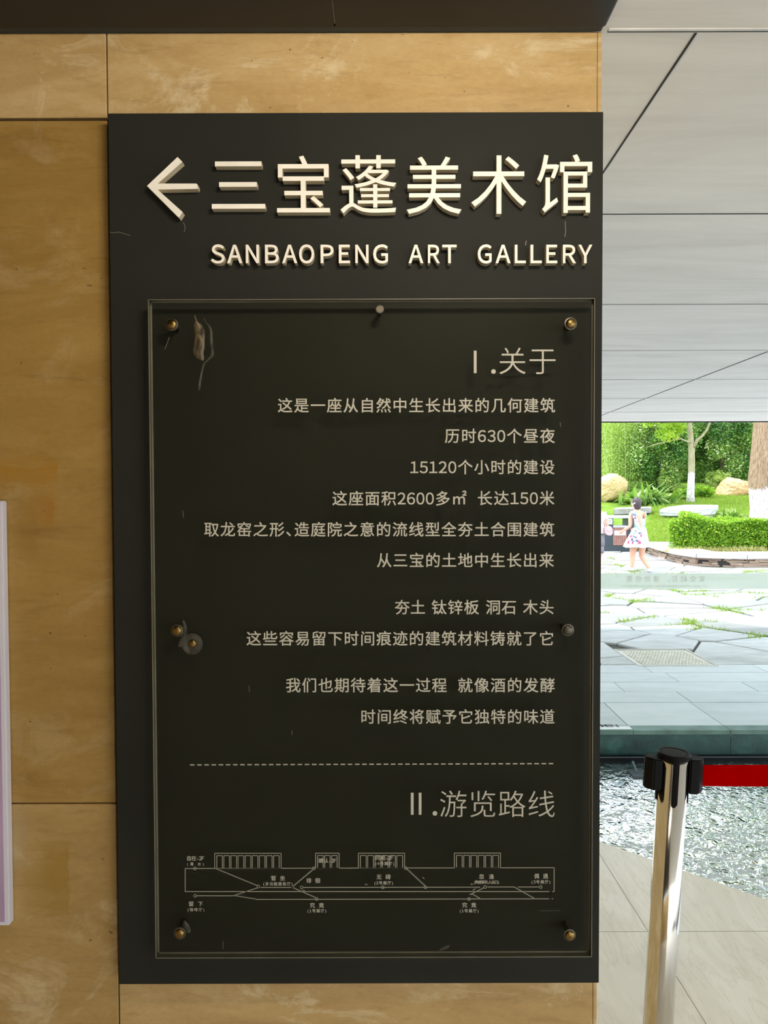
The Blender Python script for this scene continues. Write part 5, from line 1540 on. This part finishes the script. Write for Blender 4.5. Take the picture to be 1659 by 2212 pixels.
for p in pts: A.append([bm.verts.new(p + Vector((sx_*.036, sy2, 0))) for sx_, sy2 in ((-1, 0), (1, -.012), (1, .0), (-1, .012))])
for p, q in zip(A, A[1:]):
    for i in range(4): bm.faces.new((p[i], p[(i+1) % 4], q[(i+1) % 4], q[i]))
bm.faces.new(A[0][::-1]); bm.faces.new(A[-1])
bm_obj('bag_strap', bm, M['bag'], bg)

# --- the second woman, mostly hidden by the sign
py_ = wy - .6
def W2(px, py, dy=0.0): return Vector((px_x(px, py_), py_ + dy, px_z(py, py_)))
J2 = {'pelvis': (W2(1286, 1166), (.13, .105)), 'waist': (W2(1286, 1146), (.11, .09)), 'chest': (W2(1286, 1122), (.135, .095)), 'neckb': (W2(1286, 1108), (.075, .06)), 'neck': (W2(1286, 1101), .046), 'headb': (W2(1286, 1093, .02), .05),
      'shL': (W2(1270, 1110.5), .055), 'elL': (W2(1266, 1138), .04), 'wrL': (W2(1266, 1160, .08), .028), 'shR': (W2(1303, 1111), .055), 'elR': (W2(1311, 1136, -.03), .04), 'wrR': (W2(1308, 1149, .16), .028),
      'hipL': (W2(1277, 1180), .10), 'knL': (W2(1276, 1208, .03), .058), 'cfL': (W2(1276, 1220), .054), 'anL': (W2(1276, 1240), .035), 'toL': (W2(1275.5, 1243, .12), .03),
      'hipR': (W2(1294, 1180), .10), 'knR': (W2(1295, 1208, .03), .056), 'cfR': (W2(1295, 1220), .052), 'anR': (W2(1295, 1240), .034), 'toR': (W2(1295.5, 1243, .12), .03)}
body = skin_mesh(J2, E_, 'pelvis')
bm = bmesh.new(); bm.from_mesh(body)
hc2 = W2(1286.5, 1085.5, .01); head_parts(bm, hc2, .2, 1.02)
hand(bm, J2['wrL'][0], Vector((0, .3, -1)), Vector((0, 1, .2)), Vector((1, 0, 0)), .95)
hand(bm, J2['wrR'][0], Vector((-.3, .9, -.2)), Vector((0, .2, 1)), Vector((-.8, 0, -.1)), .95)
w2 = empty('person', (W2(1286, 1240).x, py_, 0), 'person in white top and grey shorts with a pink bag, half hidden by the sign', 'person')
b2 = bm_obj('body', bm, M['skin'], w2, smooth=True); eyes(b2, hc2, .2, 1.02)
bm = bmesh.new(); bmesh.ops.create_uvsphere(bm, u_segments=22, v_segments=16, radius=1)
Th = Matrix.Translation(hc2) @ Matrix.Rotation(.2, 4, 'Z')
for v in bm.verts:
    x, y, z = v.co; low = -1.3 if y < .2 else (.3 if y > .6 else -.5)
    v.co = Th @ Vector((x*.088, y*.106 - .012, max(z*1.5 if z < 0 else z, low)*.126 + .008))
bm_obj('hair', bm, M['hair'], w2, smooth=True)
garment('top', [(W2(1286, 1107.5), .095, .075), (W2(1286, 1110), .155, .10), (W2(1286.5, 1118), .165, .115), (W2(1287, 1132), .155, .125), (W2(1288, 1153), .175, .14)], M['cotton'], w2, 36, .03)
for s_, e2 in (('shL', 'elL'), ('shR', 'elR')):
    bm = bmesh.new(); a0, b0 = J2[s_][0], J2[e2][0]; tube(bm, [a0 + Vector((0, 0, .03)), a0.lerp(b0, .25), a0.lerp(b0, .5)], [.055, .066, .07], 14); bm_obj('sleeve', bm, M['cotton'], w2, smooth=True)
garment('shorts', [(W2(1287, 1152), .15, .125), (W2(1287.5, 1168), .172, .14), (W2(1287.5, 1180), .175, .14)], M['grey_cloth'], w2, 36, .02)
for h_, k2 in (('hipL', 'knL'), ('hipR', 'knR')):
    a0, b0 = J2[h_][0], J2[k2][0]
    garment('shorts_leg', [(a0 + Vector((0, 0, .04)), .098, .12), (a0.lerp(b0, .3), .098, .11), (a0.lerp(b0, .58), .096, .105)], M['grey_cloth'], w2, 24, .02)
for an in ('anL', 'anR'):
    a0 = J2[an][0]; bm = bmesh.new()
    tube(bm, [Vector((a0.x, a0.y - .06, .035)), Vector((a0.x, a0.y, .045)), Vector((a0.x, a0.y + .09, .04)), Vector((a0.x, a0.y + .15, .03))], [.034, .042, .04, .026], 12)
    for v in bm.verts: v.co.z = max(v.co.z, .002)
    bm_obj('shoe', bm, M['cotton'], w2, smooth=True)
pb = empty('pink_handbag', W2(1310, 1157, -.1), 'pink flap handbag carried by the half hidden person beside the sign', 'bag')
bm = bmesh.new()
o_ = [(1303, 1138), (1313, 1136.5), (1318.5, 1142), (1319, 1153), (1316, 1157.5), (1308, 1157), (1302.5, 1152)]
A = [bm.verts.new(W2(x, y, -.17)) for x, y in o_]; B = [bm.verts.new(v.co + Vector((0, .09, 0))) for v in A]
bm.faces.new(A); bm.faces.new(B[::-1])
for i in range(len(A)): j = (i+1) % len(A); bm.faces.new((A[i], A[j], B[j], B[i]))
bgb = bm_obj('bag_body', bm, M['pink'], pb, bevel=.012)
bm = bmesh.new(); tube(bm, [W2(1304, 1140, -.13), W2(1300, 1122, -.15), W2(1299, 1109, -.04)], .008, 6); bm_obj('bag_strap', bm, M['pink'], pb)
bm = bmesh.new(); tube(bm, [W2(1303.5, 1146, -.176), W2(1311, 1148.5, -.176), W2(1318, 1145, -.176)], .004, 6); bm_obj('flap_edge', bm, plain('pink_shade', (.6, .3, .32, 1), .5), bgb)
